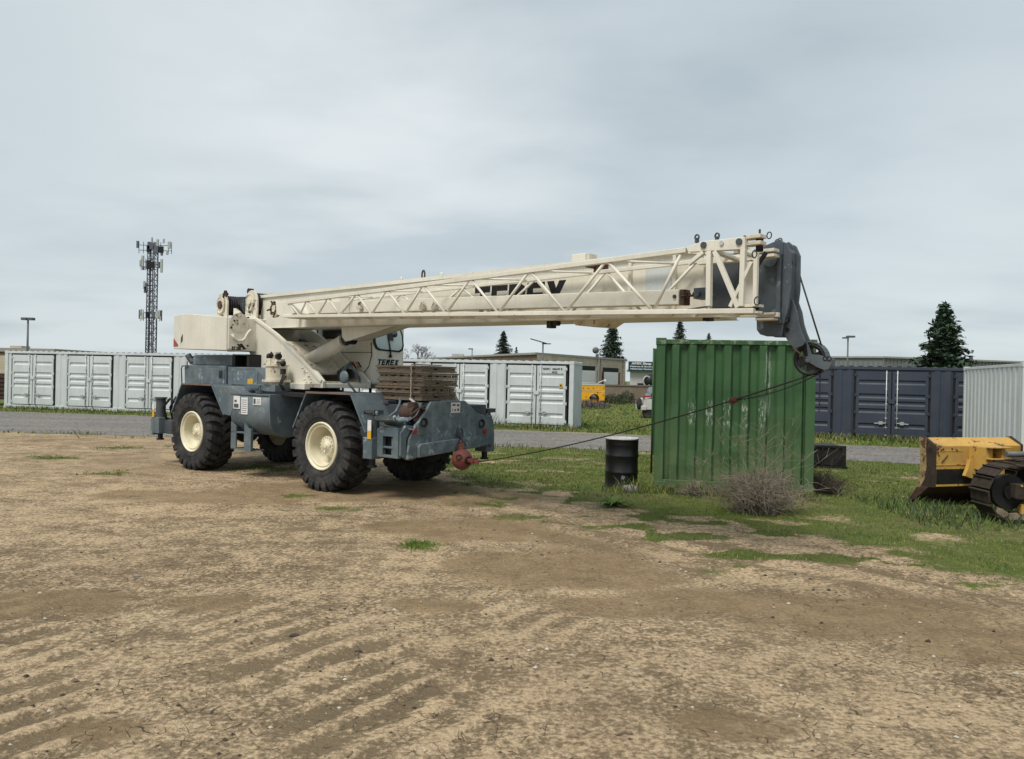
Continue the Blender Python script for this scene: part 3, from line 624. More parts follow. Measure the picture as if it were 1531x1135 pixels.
zig=[(433,1),(447,0),(459,1),(474,0),(491,1),(507,0),(534,1),(554,0),(579,1),(604,0),(633,1),(665,0),(704,1),(743,0),(793,1),(843,0),(908,1),(974,0),(1056,1)]
prev=None
for x,upf in zig:
    y=466; u=jn(x,y).x; p=(upN(min(u,upR.x-.02)) if upf else lowN(u))
    if prev is not None: q.tube([prev+Vector((.018 if upf else -.018,0,0)),p+Vector((-.03 if upf else .03,0,0))],.0175,8)
    prev=p
q.build('jib_diagonal',MT['cream'],jib)
q=ms(); prev=None
for x,upf in [(470,0),(491,1),(515,0),(540,1),(560,0),(600,1),(640,0),(690,1),(740,0),(800,1),(850,0),(905,1),(965,0),(1040,1)]:
    u=jn(x,460,VF).x; p=upF(u) if upf else lowF(u)
    if prev is not None: q.tube([prev,p],.017,6)
    prev=p
k=0
for x in (491,560,633,704,793,908,1000):
    u=jn(x,460).x; u2=u+.55; q.tube([upN(min(u,upR.x)),upF(min(u2,9.2))],.014,6); q.tube([lowN(u),lowF(u2)],.014,6); q.tube([lowF(u),lowN(u2)],.012,6)
q.build('jib_bracing',MT['cream'],jib)
q=ms(); q.pv([S.onv(x,y,VN) for x,y in ((413,452),(431,450),(440,468),(430,476),(414,470))],VN-.01,-.42); q.build('jib_tip_plate',MT['cream'],jib,.006)
q=ms(); q.pv([S.onv(x,y,-.62) for x,y in ((510,443),(523,442),(523,468),(510,468))],-.64,-.60); q.build('jib_web_plate',MT['cream'],jib)
a=S.onv(437,453,-.60); b_=S.onv(1016,433,-.60); b2=S.onv(1016,455.5,-.60); a2=S.onv(437,470,-.60)
q=ms(); q.loft([(a2[0],-.62,a2[1]),(a2[0],-.46,a2[1]),(a[0],-.46,a[1]),(a[0],-.62,a[1])],[(b2[0],-.62,b2[1]),(b2[0],-.46,b2[1]),(b_[0],-.46,b_[1]),(b_[0],-.62,b_[1])]); je=q.build('jib_extension_beam',MT['cream'],jib,.008)
q=ms(); u,w=S.onv(1009,443.5,-.62); q.cyl((u,-.625,w),.02,.02,'y',12)
for k in range(5): q.torus((u+.10+.045*k,-.60,w+.01*(k%2)),.03,.009,'y' if k%2 else 'z',10,5)
q.box(u+.06,u+.11,-.62,-.5,w-.09,w+.07); q.build('retaining_hook',MT['rust'],je)
q=ms(); u,w=S.onv(1050,440,-.55); q.box(u-.06,u+.10,-.62,-.45,w-.05,w+.06); q.cyl((u,-.63,w),.03,.06,'y',10); q.tube([(u+.08,-.64,w),(u+.2,-.66,w-.02),(u+.16,-.66,w-.14),(u-.1,-.64,w-.16),(u-.3,-.63,w-.2)],.010,6); q.build('stow_bracket',MT['gray_dark'],jib)
# hose-like bits inside the lattice
for x in (538,632,650): 
    u,w=S.onv(x,458,-.66); q=ms(); q.cyl((u,-.66,w-.02),.05,.05,'z',12); q.cyl((u,-.66,w+.03),.02,.08,'z',8); q.tube([(u-.06,-.66,w-.02),(u,-.68,w+.07),(u+.06,-.66,w)],.01,6); q.build('roller_fitting',MT['cream_rusty'],jib)
q=ms(); u,w=S.onv(898,398,-.62); q.box(u-.12,u+.02,-.75,-.5,w-.02,w+.03); q.cyl((u,-.7,w-.04),.03,.08,'z',8); q.build('stow_bracket',MT['rust'],jib)
# jib base frame near the boom head
q=ms(); tp=[S.onv(x,y,VN) for x,y in ((1027,370),(1052,361),(1115,354.5),(1115,373),(1030,377.5))]
q.pv(tp,VN-.02,VN+.05); 
hp=[S.onv(x,y,VN) for x,y in ((1054,367),(1081,364),(1107,362))]
jb=q.build('jib_base_plate',MT['cream'],jib,.006)
for i_,(a,b_) in enumerate(hp):
    q=ms(); q.cyl((a,VN-.025,b_),.022 if i_==1 else .032,.02,'y',18); q.build('pin_head',MT['gray_dark'] if i_!=1 else MT['white_galv'],jb)
for x in (1046,1076):
    u,_=S.onv(x,360,-.8); w=S.onv(x,360 if x==1046 else 358,-.85)[1]; q=ms(); q.torus((u,-.85,w+.038),.022,.009,'y',14,6,(1,1.15)); q.bar((u,-.85,w-.02),(u,-.85,w+.03),.05,.02); q.build('lifting_eye',MT['gray_dark'],jb)
def np_(x,y,v=VN): a,b_=S.onv(x,y,v); return (a,v,b_)
q=ms()
q.bar(np_(1061,376),np_(1060,458),.05,.05,up=(1,0,0)); q.bar(np_(1112,373),np_(1109,458),.05,.05,up=(1,0,0))
q.bar(np_(1069,376),np_(1104,460),.045,.045,up=(1,0,0)); q.bar(np_(1092,459),np_(1124,392),.035,.035,up=(1,0,0)); q.bar(np_(1131,378),np_(1129,458),.04,.04,up=(1,0,0))
q.bar(np_(1052,377),np_(1030,395),.04,.04,up=(1,0,0))
q.bar(np_(1068,376),np_(1104,389,-.45),.07,.03); q.bar(np_(1100,376),np_(1140,386,-.4),.05,.03)
q.bar(np_(1045,392,-.45),np_(1135,385,-.45),.08,.06)
q.build('jib_base_frame',MT['cream'],jib,.004)
q=ms()
for (x0,x1,y0,y1) in ((1114,1140,353,355.5),(1114,1140,363,365.5),(1135,1160,374,376),(1136,1160,382,384)):
    v=VN+.05 if x0<1130 else -.42
    a=S.onv(x0,y0,v); b_=S.onv(x1,y1,v); q.box(a[0],b_[0],v-.04,v+.08,b_[1],a[1])
for (x0,x1,y0,y1) in ((1100,1136,457,459),(1100,1136,467,469),(1133,1160,468.5,470.5),(1132,1158,476.5,478.5)):
    v=VN+.05 if x0<1130 else -.42
    a=S.onv(x0,y0,v); b_=S.onv(x1,y1,v); q.box(a[0],b_[0],v-.04,v+.08,b_[1],a[1])
q.sep('pin_lug',MT['cream_rusty'],jib,.004)
q=ms()
def vbar(x,ya,yb,v,r): a=S.onv(x,ya,v); b_=S.onv(x,yb,v); q.tube([(a[0],v,a[1]),(a[0],v,b_[1])],r,10)
vbar(1136,343,372,VN+.1,.010); vbar(1136,352,376,VN+.1,.035); vbar(1131,457,470,VN+.1,.028); 
a=S.onv(1138,375,VN); q.bar((a[0],VN+.1,a[1]),(a[0]-.1,VN+.12,a[1]-.12),.03)
q.sep('connecting_pin',MT['black'],jib)
q=ms()
for (x,y,r_,v) in ((1128,380,.03,VN-.02),(1132,450,.035,VN-.02),(1146,448,.03,-.25),(1148,457,.02,-.25),(1162,363,.03,-.23),(1166,361,.03,-.23),(1150,352,.03,-.5)):
    u,w=S.onv(x,y,v); q.torus((u,v,w),r_,.006,'y',12,5,(.8,1.1))
q.sep('spring_clip',MT['black'],jib)
# ---- boom head
HV=-.27
hpx=[(1130,380),(1137,370),(1166,357.5),(1171,362),(1171,484),(1168,503.5),(1146,503),(1136,500),(1131,493)]
hu=S.onv(1171,430,HV)[0]
hpl=[S.onv(x,y,HV) for x,y in hpx]
q=ms(); q.pv(hpl,HV,HV+.03); q.pv(hpl,-.08,-.05); q.box(9.3,hu-.1,-.24,-.08,2.72,3.22)
hd=q.build('boom_head',MT['head'],crane,.006)
zt=hpl[3][1]; zb=S.onv(1171,484,HV)[1]
q=ms(); q.pv([(hu,zb),(hu,zt),(hu+.03,zt-.02),(hu+.075,zt-.12),(hu+.08,zb+.35),(hu+.06,zb+.15),(hu+.02,zb)],HV-.012,HV+.02); q.pv([(hu,zb),(hu,zt),(hu+.03,zt-.02),(hu+.075,zt-.12),(hu+.08,zb+.35),(hu+.06,zb+.15),(hu+.02,zb)],-.08,-.05); q.pv([(hu+.02,zb+.02),(hu+.02,zt-.06),(hu+.04,zt-.10),(hu+.045,zb+.2)],HV+.02,-.08)
q.bar((hu-.03,HV-.02,zb+.02),(hu-.03,HV-.02,zt-.12),.05,.04); q.bar((hu-.20,HV-.02,zb+.03),(hu,HV-.02,zb+.02),.05,.03); q.build('head_side_plate',MT['head'],hd,.004)
for w_ in (3.12,2.62):
    for v_ in (-.21,-.13):
        q=ms(); q.lathe([(.0001,-.02),(.05,-.03),(.14,-.02),(.17,-.035),(.175,-.035),(.15,.0),(.175,.035),(.17,.035),(.14,.02),(.05,.03),(.0001,.02)],(hu-.13,v_,w_),'y',28); q.build('sheave',MT['black'],hd)
a=S.onv(1153,388,HV); q=ms(); q.cyl((a[0],HV-.01,a[1]),.075,.025,'y',20); a=S.onv(1160,470,HV); q.cyl((a[0],HV-.01,a[1]),.05,.025,'y',20); q.sep('pin_boss',MT['gray_worn'],hd)
# swing-down rooster sheave on the head
RV=-.16
arm=[S.onv(x,y,RV) for x,y in ((1172,441),(1175,438),(1181,442),(1188,452),(1193,466),(1196,484),(1200,497),(1206,511),(1202,517),(1190,522),(1181,513),(1174,500),(1172,470))]
q=ms(); q.pv(arm,RV-.03,RV); q.pv(arm,-.07,-.05); q.build('sheave_arm',MT['head'],hd,.005); rooster=bpy.data.objects['sheave_arm']
sc_=S.onv(1211,537.5,-.10); SU,SW=sc_
q=ms(); r_=.125
prof=[(.035,-.02),(.06,-.018),(.06,-.012),(.10,-.012),(.118,-.02),(.128,-.022),(.118,0),(.128,.022),(.118,.02),(.10,.012),(.06,.012),(.06,.018),(.035,.02)]
# spoked wheel: rim + hub + four webs
q.M=MS@Matrix.Translation((0,-.02,0)); q.lathe([(.122,-.016),(.145,-.022),(.160,-.022),(.144,0),(.160,.022),(.145,.022),(.122,.016)],(SU,-.08,SW),'y',36,closed=True)
q.cyl((SU,-.08,SW),.055,.05,'y',18)
for k in range(4):
    a=k*PI/2+.25; 
    pts=[(SU+.05*math.cos(a+s_*.9),SW+.05*math.sin(a+s_*.9)) for s_ in (-1,1)]+[(SU+.128*math.cos(a+s_*.48),SW+.128*math.sin(a+s_*.48)) for s_ in (1,-1)]
    q.pv(pts,-.088,-.072)
q.build('rooster_sheave',MT['black'],hd)
q=ms(); cp=[S.onv(x,y,-.13) for x,y in ((1206,511),(1210,517),(1214,530),(1226,531),(1245,537),(1244,545),(1240,552),(1234,554),(1222,549),(1212,543),(1206,540),(1209,534))]
q.pv(cp,-.145,-.13); q.pv(cp,-.075,-.06)
q.cyl((SU,-.13,SW),.03,.04,'y',14)
cv=[]
for i in range(9): a=R(100-i*13); cv.append((SU+.178*math.cos(a),SW+.178*math.sin(a)))
cv2=[(SU+.166*math.cos(R(100-i*13)),SW+.166*math.sin(R(100-i*13))) for i in range(9)]
for i in range(8): q.pv([cv[i],cv[i+1],cv2[i+1],cv2[i]],-.13,-.03)
q.build('sheave_guard',MT['head'],hd,.003)
q=ms(); u,w=S.onv(1237,536,-.14); q.torus((u-.02,-.145,w),.02,.006,'y',10,5); q.torus((u+.02,-.145,w-.003),.02,.006,'y',10,5); u,w=S.onv(1180,478,RV); q.torus((u,RV-.04,w),.022,.006,'y',10,5); u,w=S.onv(1180,493,RV); q.cyl((u,RV-.03,w),.018,.03,'y',10); u,w=S.onv(1174,440,RV); q.cyl((u,RV-.03,w),.022,.04,'y',12); q.sep('spring_clip',MT['black'],hd)
q=ms(); a=S.onv(1188,520,RV); q.tube([(a[0],RV-.04,a[1]),(SU,RV-.03,SW+.005)],.008,6); q.build('link_rod',MT['rust'],hd)
# ================================================================ LINE, BALL, CHAINS
sh=Vector((FU+.05,.17,.90)); shw=K.w(*sh)
swb=S.w(SU+.02,-.10,SW-.150)
bv,bw=K.onu(691,687,FU+.24); ballp=K.w(FU+.24,bv,bw)
bd=(swb-ballp); bd=Vector((bd.x,bd.y,-.03)).normalized()
ball=empty('overhaul_ball',ballp)
tag(ball,'faded red round hook ball shackled to the front of the crane','crane ball')
q=MB(); q.sphere((0,0,0),.165,28); q.lathe([(.168,-.02),(.172,0),(.168,.02)],axis='z',n=28)
q.build('ball',MT['ball'],ball)
vd=(CP-ballp).normalized(); rt=Vector((vd.y,-vd.x,0)).normalized()*-1
q=MB(); c0=vd*.160+Vector((-.05,0,.03)); q.tube([c0*0.98,c0*1.08],.032,14); q.torus(tuple(c0*1.03),.045,.012,'y',16,6); q.build('cast_ring',MT['rust'],ball)
sock0=bd*.16; sock1=bd*.42+Vector((0,0,-.005))
q=MB(); q.tube([bd*.13,bd*.19],.065,16); q.build('swivel',MT['black'],ball)
q=MB(); q.tube([sock0,bd*.24,bd*.40],.045,10,.028); q.bar(bd*.24+Vector((0,0,.02)),bd*.36+Vector((0,0,.03)),.10,.05); q.cyl(tuple(bd*.40),.035,.10,'y',10); q.cyl(tuple(bd*.27),.025,.14,'y',10); q.build('wedge_socket',MT['ball'],ball)
lk=(shw-ballp)
q=MB(); q.tube([lk*.42,lk*.60],.035,10); q.torus(tuple(lk*.55),.05,.022,'y',14,6,(.8,1)); q.torus(tuple(lk*.80),.042,.016,'x',14,6,(.8,1)); q.tube([lk*.35,lk*.5],.05,12,.03); q.sep('shackle',MT['ball'],ball)
q=MB(); q.tube([lk*.95+Vector((-.03,0,.12)),lk*.9+Vector((.05,-.02,.0)),lk*.82+Vector((.09,-.03,-.05))],.016,8); q.build('pin',MT['gray_dark'],ball)
# wire rope: from the boom head over the rooster sheave to the socket
P1=ballp+bd*.41; P2=swb
def sagline(a,b,n,s): return [a.lerp(b,i/n)-Vector((0,0,s*4*(i/n)*(1-i/n))) for i in range(n+1)]
rope=MB(); loc0=Vector(P1)
pts=sagline(P1,P2,24,.10)
rope.tube([p-loc0 for p in pts],.0085,6)
rope.tube([P1+Vector((0,.0,.02))-loc0,P1.lerp(P2,.03)-loc0-Vector((0,0,.012))],.006,5)
wrap=[S.w(SU+.15*math.cos(a),-.10,SW+.15*math.sin(a)) for a in [R(-85+i*14) for i in range(9)]]
rope.tube([p-loc0 for p in wrap],.009,6)
hr=S.onv(1189.5,392,-.02); rope.tube([S.w(hr[0],-.02,hr[1])-loc0,wrap[-1]-loc0],.0085,6)
a=S.onv(1197,466,.0); b_=S.onv(1207,517,.0); rope.tube([S.w(a[0],0,a[1])-loc0,S.w(b_[0],0,b_[1])-loc0],.006,5)
hr2=S.onv(1186,372,-.02); rope.tube([S.w(hr[0],-.02,hr[1])-loc0,S.w(hr2[0]-.03,-.02,hr2[1])-loc0],.0085,6)
ro=rope.build('wire_rope',MT['rope']); ro.location=loc0
tag(ro,'dark steel wire rope running from the boom head down to the red ball','rope')
# guard weight hanging on the rope
k=.0
best=min(range(25),key=lambda i:abs(((pts[i]-CP).dot(CR)/(pts[i]-CP).dot(fwd))*F+765.5-1098))
wp_=pts[best].lerp(pts[best],0)
# refine along segment
for i in range(24):
    xa=((pts[i]-CP).dot(CR)/(pts[i]-CP).dot(fwd))*F+765.5; xb=((pts[i+1]-CP).dot(CR)/(pts[i+1]-CP).dot(fwd))*F+765.5
    if xa<=1098<=xb: wp_=pts[i].lerp(pts[i+1],(1098-xa)/(xb-xa))
q=MB(); q.sphere((0,0,0),.036,12,(1.25,.9,.95)); q.torus((-.02,0,-.01),.03,.012,'y',12,5); q.torus((.03,0,.0),.022,.009,'x',12,5)
MT['dull_red']=paint('dull_red_rust',(.10,.035,.028),.8,.3,20,(.05,.025,.02),.6); o=q.build('rope_weight',MT['dull_red']); o.location=wp_; tag(o,'small rusty red weight threaded on the wire rope in front of the green container','weight')
def chain(name,pts,step,r,mat):
    q=MB(); o0=Vector(pts[0]); d=0; L=0
    seg=[(pts[i],pts[i+1]) for i in range(len(pts)-1)]; acc=0; k=0
    for a,b in seg:
        l=(b-a).length
        t=-acc
        while t+step<=l+1e-6:
            t+=step; c=a.lerp(b,max(0,min(1,t/l)))-o0; dr=(b-a).normalized()
            side=dr.cross(Vector((0,0,1)) if abs(dr.z)<.9 else Vector((1,0,0))).normalized(); oth=dr.cross(side)
            s_=side if k%2 else oth; k+=1
            ring=[c+dr*(math.cos(2*PI*j/8)*step*.68)+s_*(math.sin(2*PI*j/8)*step*.36) for j in range(9)]
            q.tube(ring,r,4,cap=False)
        acc=l-t
    o=q.build(name,mat); o.location=o0; return o
c0=S.w(SU+.13,-.10,SW-.12)
o=chain('chain',sagline(wp_+Vector((.02,0,.0)),c0,14,.05),.022,.0034,MT['rope']); tag(o,'thin sagging chain running beside the wire rope from the rusty weight to the sheave','chain')
a=S.w(*[S.onv(1226,556,-.08)[0],-.08,S.onv(1226,556,-.08)[1]]); b_=S.w(*[S.onv(1225,613,-.08)[0],-.08,S.onv(1225,613,-.08)[1]])
o=chain('chain',[a,b_],.022,.0034,MT['rope']); tag(o,'short rusty chain hanging straight down from the sheave before the navy container','chain')
# ================================================================ CRANE MATS ON THE DECK
mx0,mx1,my0,my1=2.44,3.49,-.45,.38
MT['slot_shade']=paint('dark_slot_shade',(.03,.024,.018),.9,.2,5)
labels=['lowest weathered wooden crane mat, resting on the crane deck','second weathered wooden crane mat up from the crane deck','middle weathered wooden crane mat in the stack on the crane','fourth wooden crane mat, the one just under the topmost mat','topmost weathered wooden crane mat of the stack on the crane']
mz=1.515; mh=.112
for k in range(5):
    r2=random.Random(k+3); du=r2.uniform(-.03,.03); dv=r2.uniform(-.025,.025)
    o=empty('crane_mat',K.w((mx0+mx1)/2+du,(my0+my1)/2+dv,mz+k*mh),-R(37.5)+r2.uniform(-.01,.01))
    tag(o,labels[k],'wooden mat','wooden mats stacked on the crane deck')
    lx=(mx1-mx0)/2; ly=(my1-my0)/2
    for z0,z1 in ((.0,.030),(.078,.108)):
        n=6
        for i in range(n):
            y0=-ly+2*ly*i/n; y1=-ly+2*ly*(i+1)/n-.008; q=MB(); e=r2.uniform(-.012,.015)
            q.box(-lx-e,lx+r2.uniform(-.01,.015),y0,y1,z0+r2.uniform(0,.003),z1-r2.uniform(0,.003)); q.build('plank',MT['wood'],o)
    q=MB()
    for yy in (-ly+.02,0,ly-.06):
        q.box(-lx+.01,lx-.01,yy,yy+.045,.031,.045); q.box(-lx+.01,lx-.01,yy,yy+.045,.064,.077)
        xs=[-lx+.01,-lx+.06,-.33,-.25,-.13,-.05,.07,.15,.27,.35,.44,lx-.01] if k in (1,3) else [-lx+.01,-.2,-.1,.3,.36,lx-.01]
        for i in range(0,len(xs)-1,2): q.box(xs[i],xs[i+1],yy+.003,yy+.042,.044,.065)
    for xx in (lx-.06,):
        ys=[-ly+.02,-.30,-.22,-.12,-.05,.06,.13,.22,.30,ly-.02] if k in (1,3) else [-ly+.02,-.1,-.02,ly-.02]
        q.box(xx,xx+.045,-ly+.01,ly-.01,.031,.042); q.box(xx,xx+.045,-ly+.01,ly-.01,.066,.077)
        for i in range(0,len(ys)-1,2): q.box(xx+.003,xx+.042,ys[i],ys[i+1],.041,.067)
    q.build('stringer',MT['wood'],o); q=MB(); q.box(-lx+.07,lx-.09,-ly+.07,ly-.09,.031,.077); q.build('slot_shade_core',MT['slot_shade'],o)  # added dark block inside the mat, its colour stands for shade in the slots
MT['strap']=paint('cream_strap',(.50,.44,.34),.8,.3,30,(.2,.14,.08),.5)
vs_=-.49; a=K.onv(616,546,vs_); b_=K.onv(616,596,vs_)
o0=K.w(a[0],vs_,b_[1])
pp=[K.w(a[0]+.004*math.sin(i*2.1),vs_-.012+.006*math.cos(i*1.7),a[1]+.01+(b_[1]-a[1]-.01)*i/18) for i in range(19)]
q=MB(); q.tube([p-o0 for p in [K.w(a[0],.2,mz+5*mh+.012),K.w(a[0],-.4,mz+5*mh+.014)]+pp],.011,6)
o=q.build('tie_rope',MT['strap']); o.location=o0; tag(o,'pale twisted tie rope hanging down the front of the wooden mats','rope')
e=K.w(a[0],vs_-.03,b_[1]-.0); q=MB(); q.bar(Vector((0,0,0)),K.u*.16+Vector((0,0,-.09)),.035,.02)
tl=q.build('metal_tag',MT['white_label'],o); tl.location=e-o0
# ================================================================ DRUM
MT['lid']=paint('pale_drum_lid',(.46,.46,.45),.55,.1,6,(.2,.19,.17),.5); dp=onz(932,733); dr=empty('oil_drum',(dp.x,dp.y+.28,0.0)); tag(dr,'black steel drum with a pale lid standing in grass left of the green container','drum')
r_=.288
q=MB(); prof=[(.0001,.01),(r_-.01,.01),(r_+.004,.0),(r_+.006,.02),(r_-.002,.035)]
for z in (.30,.585): prof+=[(r_-.002,z-.03),(r_+.010,z-.008),(r_+.010,z+.008),(r_-.002,z+.03)]
for z in (.78,.80,.82): prof+=[(r_-.002,z-.008),(r_+.002,z)]
prof+=[(r_-.002,.85),(r_+.008,.865),(r_+.008,.88)]
q.lathe(prof,n=56); q.build('drum_body',MT['gloss_black'],dr)
q=MB(); q.lathe([(.0001,.868),(.2,.870),(r_-.03,.866),(r_-.016,.872),(r_-.006,.892),(r_+.006,.893),(r_+.010,.884),(r_+.009,.872)],n=56); q.lathe([(.0001,.882),(.03,.882),(.035,.868)],(.15,-.1,0),n=12); q.build('drum_lid',MT['lid'],dr)
q=MB(); q.add([(-.05,-r_-.004,.20),(.0,-r_-.006,.18),(.03,-r_-.004,.235),(-.03,-r_-.004,.26)],[(0,1,2,3)]); q.build('scuff',MT['gray_worn'],dr)
def rock(mb,c,r,seed,sq=(1,1,.6)):
    b=len(mb.v); mb.sphere(c,r,14,sq)
    for i in range(b,len(mb.v)):
        v=mb.v[i]; d=v-Vector(c); mb.v[i]=Vector(c)+d*(1+.28*noise.noise(v*9/r*.12+Vector((seed,0,0))))
MT['stone']=paint('grey_stone',(.24,.22,.20),.9,.3,12,(.12,.10,.08),.5,bump=.5)
rp=onz(941,735); q=MB(); rock(q,(0,0,.05),.13,3,(1.2,1,.65)); o=q.build('rock',MT['stone']); o.location=(rp.x,rp.y-.08,0); tag(o,'grey lump of stone lying against the foot of the black drum','stone')
# ================================================================ CONTAINERS
def greenmat():
    m=bpy.data.materials.new('scuffed_green_paint'); t=NT(m); tc=t.n('ShaderNodeTexCoord').outputs['Object']
    sx=t.n('ShaderNodeSeparateXYZ'); t.l(tc,sx.inputs[0]); X,Y,Z=sx.outputs
    def mr(v,a,b): 
        n=t.n('ShaderNodeMapRange'); n.interpolation_type='SMOOTHSTEP'; n.inputs['From Min'].default_value=a; n.inputs['From Max'].default_value=b; t.l(v,n.inputs['Value']); return n.outputs['Result']
    def mul(*a):
        r=a[0]
        for b in a[1:]: r=t.math('MULTIPLY',r,b)
        return r
    c=t.mix(t.ramp(t.noise(tc,1.3,7,.6),.3,.7),(.026,.074,.029),(.044,.110,.042))
    c=t.mix(mul(t.ramp(t.noise(t.mapping(tc,(7,7,.5)),1.3,6,.6),.45,.75),.6),c,(.065,.118,.055))
    low=mul(mr(Z,1.7,.1),t.ramp(t.noise(tc,2.2,8,.65),.30,.66))
    c=t.mix(mul(low,.9),c,(.11,.15,.062))
    ridge=mr(Y,.040,.018)
    n1=t.ramp(t.noise(t.mapping(tc,(16,1,5)),1.5,8,.8),.53,.57)
    band=mul(mr(X,.40,.60),mr(X,1.95,1.75),mr(Z,1.02,1.16),mr(Z,1.62,1.40),ridge)
    c=t.mix(mul(band,n1,.9),c,(.40,.43,.38))
    st=mul(mr(X,1.78,1.82),mr(X,1.92,1.86),mr(Z,1.2,1.5),mr(Z,2.45,2.3),t.ramp(t.noise(t.mapping(tc,(14,1,2.2)),1.5,7,.7),.47,.56))
    c=t.mix(mul(st,.6),c,(.36,.41,.34))
    sp=t.ramp(t.noise(t.mapping(tc,(6,6,3)),3,10,.8),.66,.68)
    c=t.mix(mul(sp,.8),c,(.33,.37,.30))
    lo2=mul(mr(Z,.9,.2),t.ramp(t.noise(t.mapping(tc,(9,9,2.5)),2,9,.78),.60,.64)); c=t.mix(mul(lo2,.7),c,(.30,.34,.27))
    hi=mul(mr(Z,2.38,2.50),t.ramp(t.noise(tc,9,8,.7),.5,.6)); c=t.mix(mul(hi,.6),c,(.28,.33,.25))
    c=t.mix(t.ramp(t.noise(tc,7,9,.75),.70,.73),c,(.10,.05,.028))
    t.out(c,.6,0,t.bump(t.noise(tc,9),.12,.01),.3); return m
MT['green']=greenmat()
def zig(b,x0,x1,y,z0,z1,n,dep,axis='x',wob=0):     # vertical corrugated sheet from x0 to x1, outer face at y, recess to y+dep
    P=(x1-x0)/n; pts=[(x0,y+dep)]
    for i in range(n):
        a=x0+i*P; pts+=[(a+P*.28,y+dep),(a+P*.42,y),(a+P*.80,y),(a+P*.94,y+dep)]
    pts.append((x1,y+dep))
    vs=[]; 
    nl=9 if wob else 1; zs=[z0+(z1-z0)*k/nl for k in range(nl+1)]; m_=nl+1
    for px,py in pts:
        for z in zs:
            w_=wob*noise.noise(Vector((px*1.6,py*8,z*1.9))) if (wob and z0<z<z1) else 0
            vs.append((px+w_*.5,py+w_,z) if axis=='x' else (py+w_,px,z))
    b.add(vs,[(m_*i+k,m_*(i+1)+k,m_*(i+1)+k+1,m_*i+k+1) for i in range(len(pts)-1) for k in range(nl)])
def castings(b,L,D,H,e=.012):
    for x in (-e,L-.178+e):
        for y in (-e,D-.162+e):
            for z in (-e,H-.118+e): b.box(x,x+.178,y,y+.162,z,z+.118)
def plain_container(name,o,rz,L,D,H,mt,label,group=None,n_end=9,castm=None):
    r=empty(name,o,rz); tag(r,label,'container',group)
    b=MB()
    for x in (0,L-.15):
        for y in (0,D-.10): b.box(x,x+.15,y,y+.10,.0,H)
    for y in (0,D-.06): b.box(.15,L-.15,y,y+.06,.0,.14); b.box(.15,L-.15,y,y+.06,H-.09,H-.012)
    for x in (0,L-.06): b.box(x,x+.06,.10,D-.10,.0,.14); b.box(x,x+.06,.10,D-.10,H-.09,H-.012)
    castings(b,L,D,H); b.build('frame',mt,r,.006)
    b=MB(); zig(b,.15,L-.15,.012,.14,H-.09,(13 if 'bulldozer' in label else max(3,int(round((L-.3)/.278)))) if L>3 else n_end,.028 if L>3 else .065,'x',.03 if L<3 else 0); b.build('side_wall',mt,r,fix=False)
    b=MB(); zig(b,.15,L-.15,D-.057,.14,H-.09,(13 if 'bulldozer' in label else max(3,int(round((L-.3)/.278)))) if L>3 else n_end,.045); b.build('side_wall',mt,r,fix=False)
    for x in (.012,L-.057):
        b=MB(); zig(b,.10,D-.10,x,.14,H-.09,max(3,int(round((D-.2)/.278))),.045,'y'); b.build('end_wall',mt,r,fix=False)
    b=MB(); b.box(.02,L-.02,.02,D-.02,H-.05,H-.03); b.box(.05,L-.05,.05,D-.05,.05,.10); b.build('roof',mt,r)
    return r
# green: near short side faces the camera
gA=aty(977,727,13.15); g=plain_container('green_container',(gA.x,13.15,.085),-R(10.6),2.60,6.06,2.555,MT['green'],'scuffed green shipping container with ribbed wall behind the dead bush',None,8)
b=MB(); b.box(-.03,.0,.5,.56,.5,2.4); b.box(-.04,-.0,.9,.96,1.1,1.3); b.tube([(-.045,.35,.2),(-.045,.35,2.4)],.017,8); b.tube([(-.045,.8,.2),(-.045,.8,2.4)],.017,8); b.build('lock_rod',MT['green'],g)
# side-door containers
GRO=[.165,.38,.49,.61,.84]
def door_leaf(w,h,mt,mg,mrod,parent,x,z,mirror):
    b=MB()
    b.box(0,.09,0,.05,0,h); b.box(w-.09,w,0,.05,0,h)
    prof=[(0,0),(0,0)]; prof=[(0,0.)]; zs=[]
    for f in reversed(GRO):
        zc=h*(1-f); prof+=[(0,zc-.085),(.036,zc-.035),(.036,zc+.045),(0,zc+.075)]
    prof.append((0,h))
    vs=[]; 
    for y,zz in prof: vs+=[(.09,y,zz),(w-.09,y,zz)]
    b.add(vs,[(2*i,2*i+1,2*i+3,2*i+2) for i in range(len(prof)-1)])
    b.box(.09,w-.09,.045,.06,0,h)
    d=b.build('door',mt,parent); d.location=(x,-.02,z)
    hx=0 if not mirror else w
    s=1 if not mirror else -1
    for zz in (.12,h*.36,h*.63,h-.12):
        q=MB(); q.cyl((hx-s*.035,-.01,zz),.018,.12,'z',8); q.box(min(hx-s*.035,hx+s*.05),max(hx-s*.035,hx+s*.05),-.014,.004,zz-.03,zz+.03); q.build('hinge',mt,d)
    rx=w-.15 if not mirror else .15
    q=MB(); q.tube([(rx,-.03,-.03),(rx,-.03,h+.03)],.017,8)
    for zz in (.03,.30,.62,h*.5,h*.73,h-.05): q.box(rx-.03,rx+.03,-.045,-.004,zz-.02,zz+.02)
    q.build('lock_rod',mrod,d)
    q=MB(); q.bar((rx,-.05,h*.205),(rx-s*.36,-.05,h*.195),.03,.02,up=(0,1,0)); q.box(min(rx-s*.10,rx-s*.22),max(rx-s*.10,rx-s*.22),-.06,-.03,h*.18,h*.225); q.build('lock_handle',mrod,d)
    return d
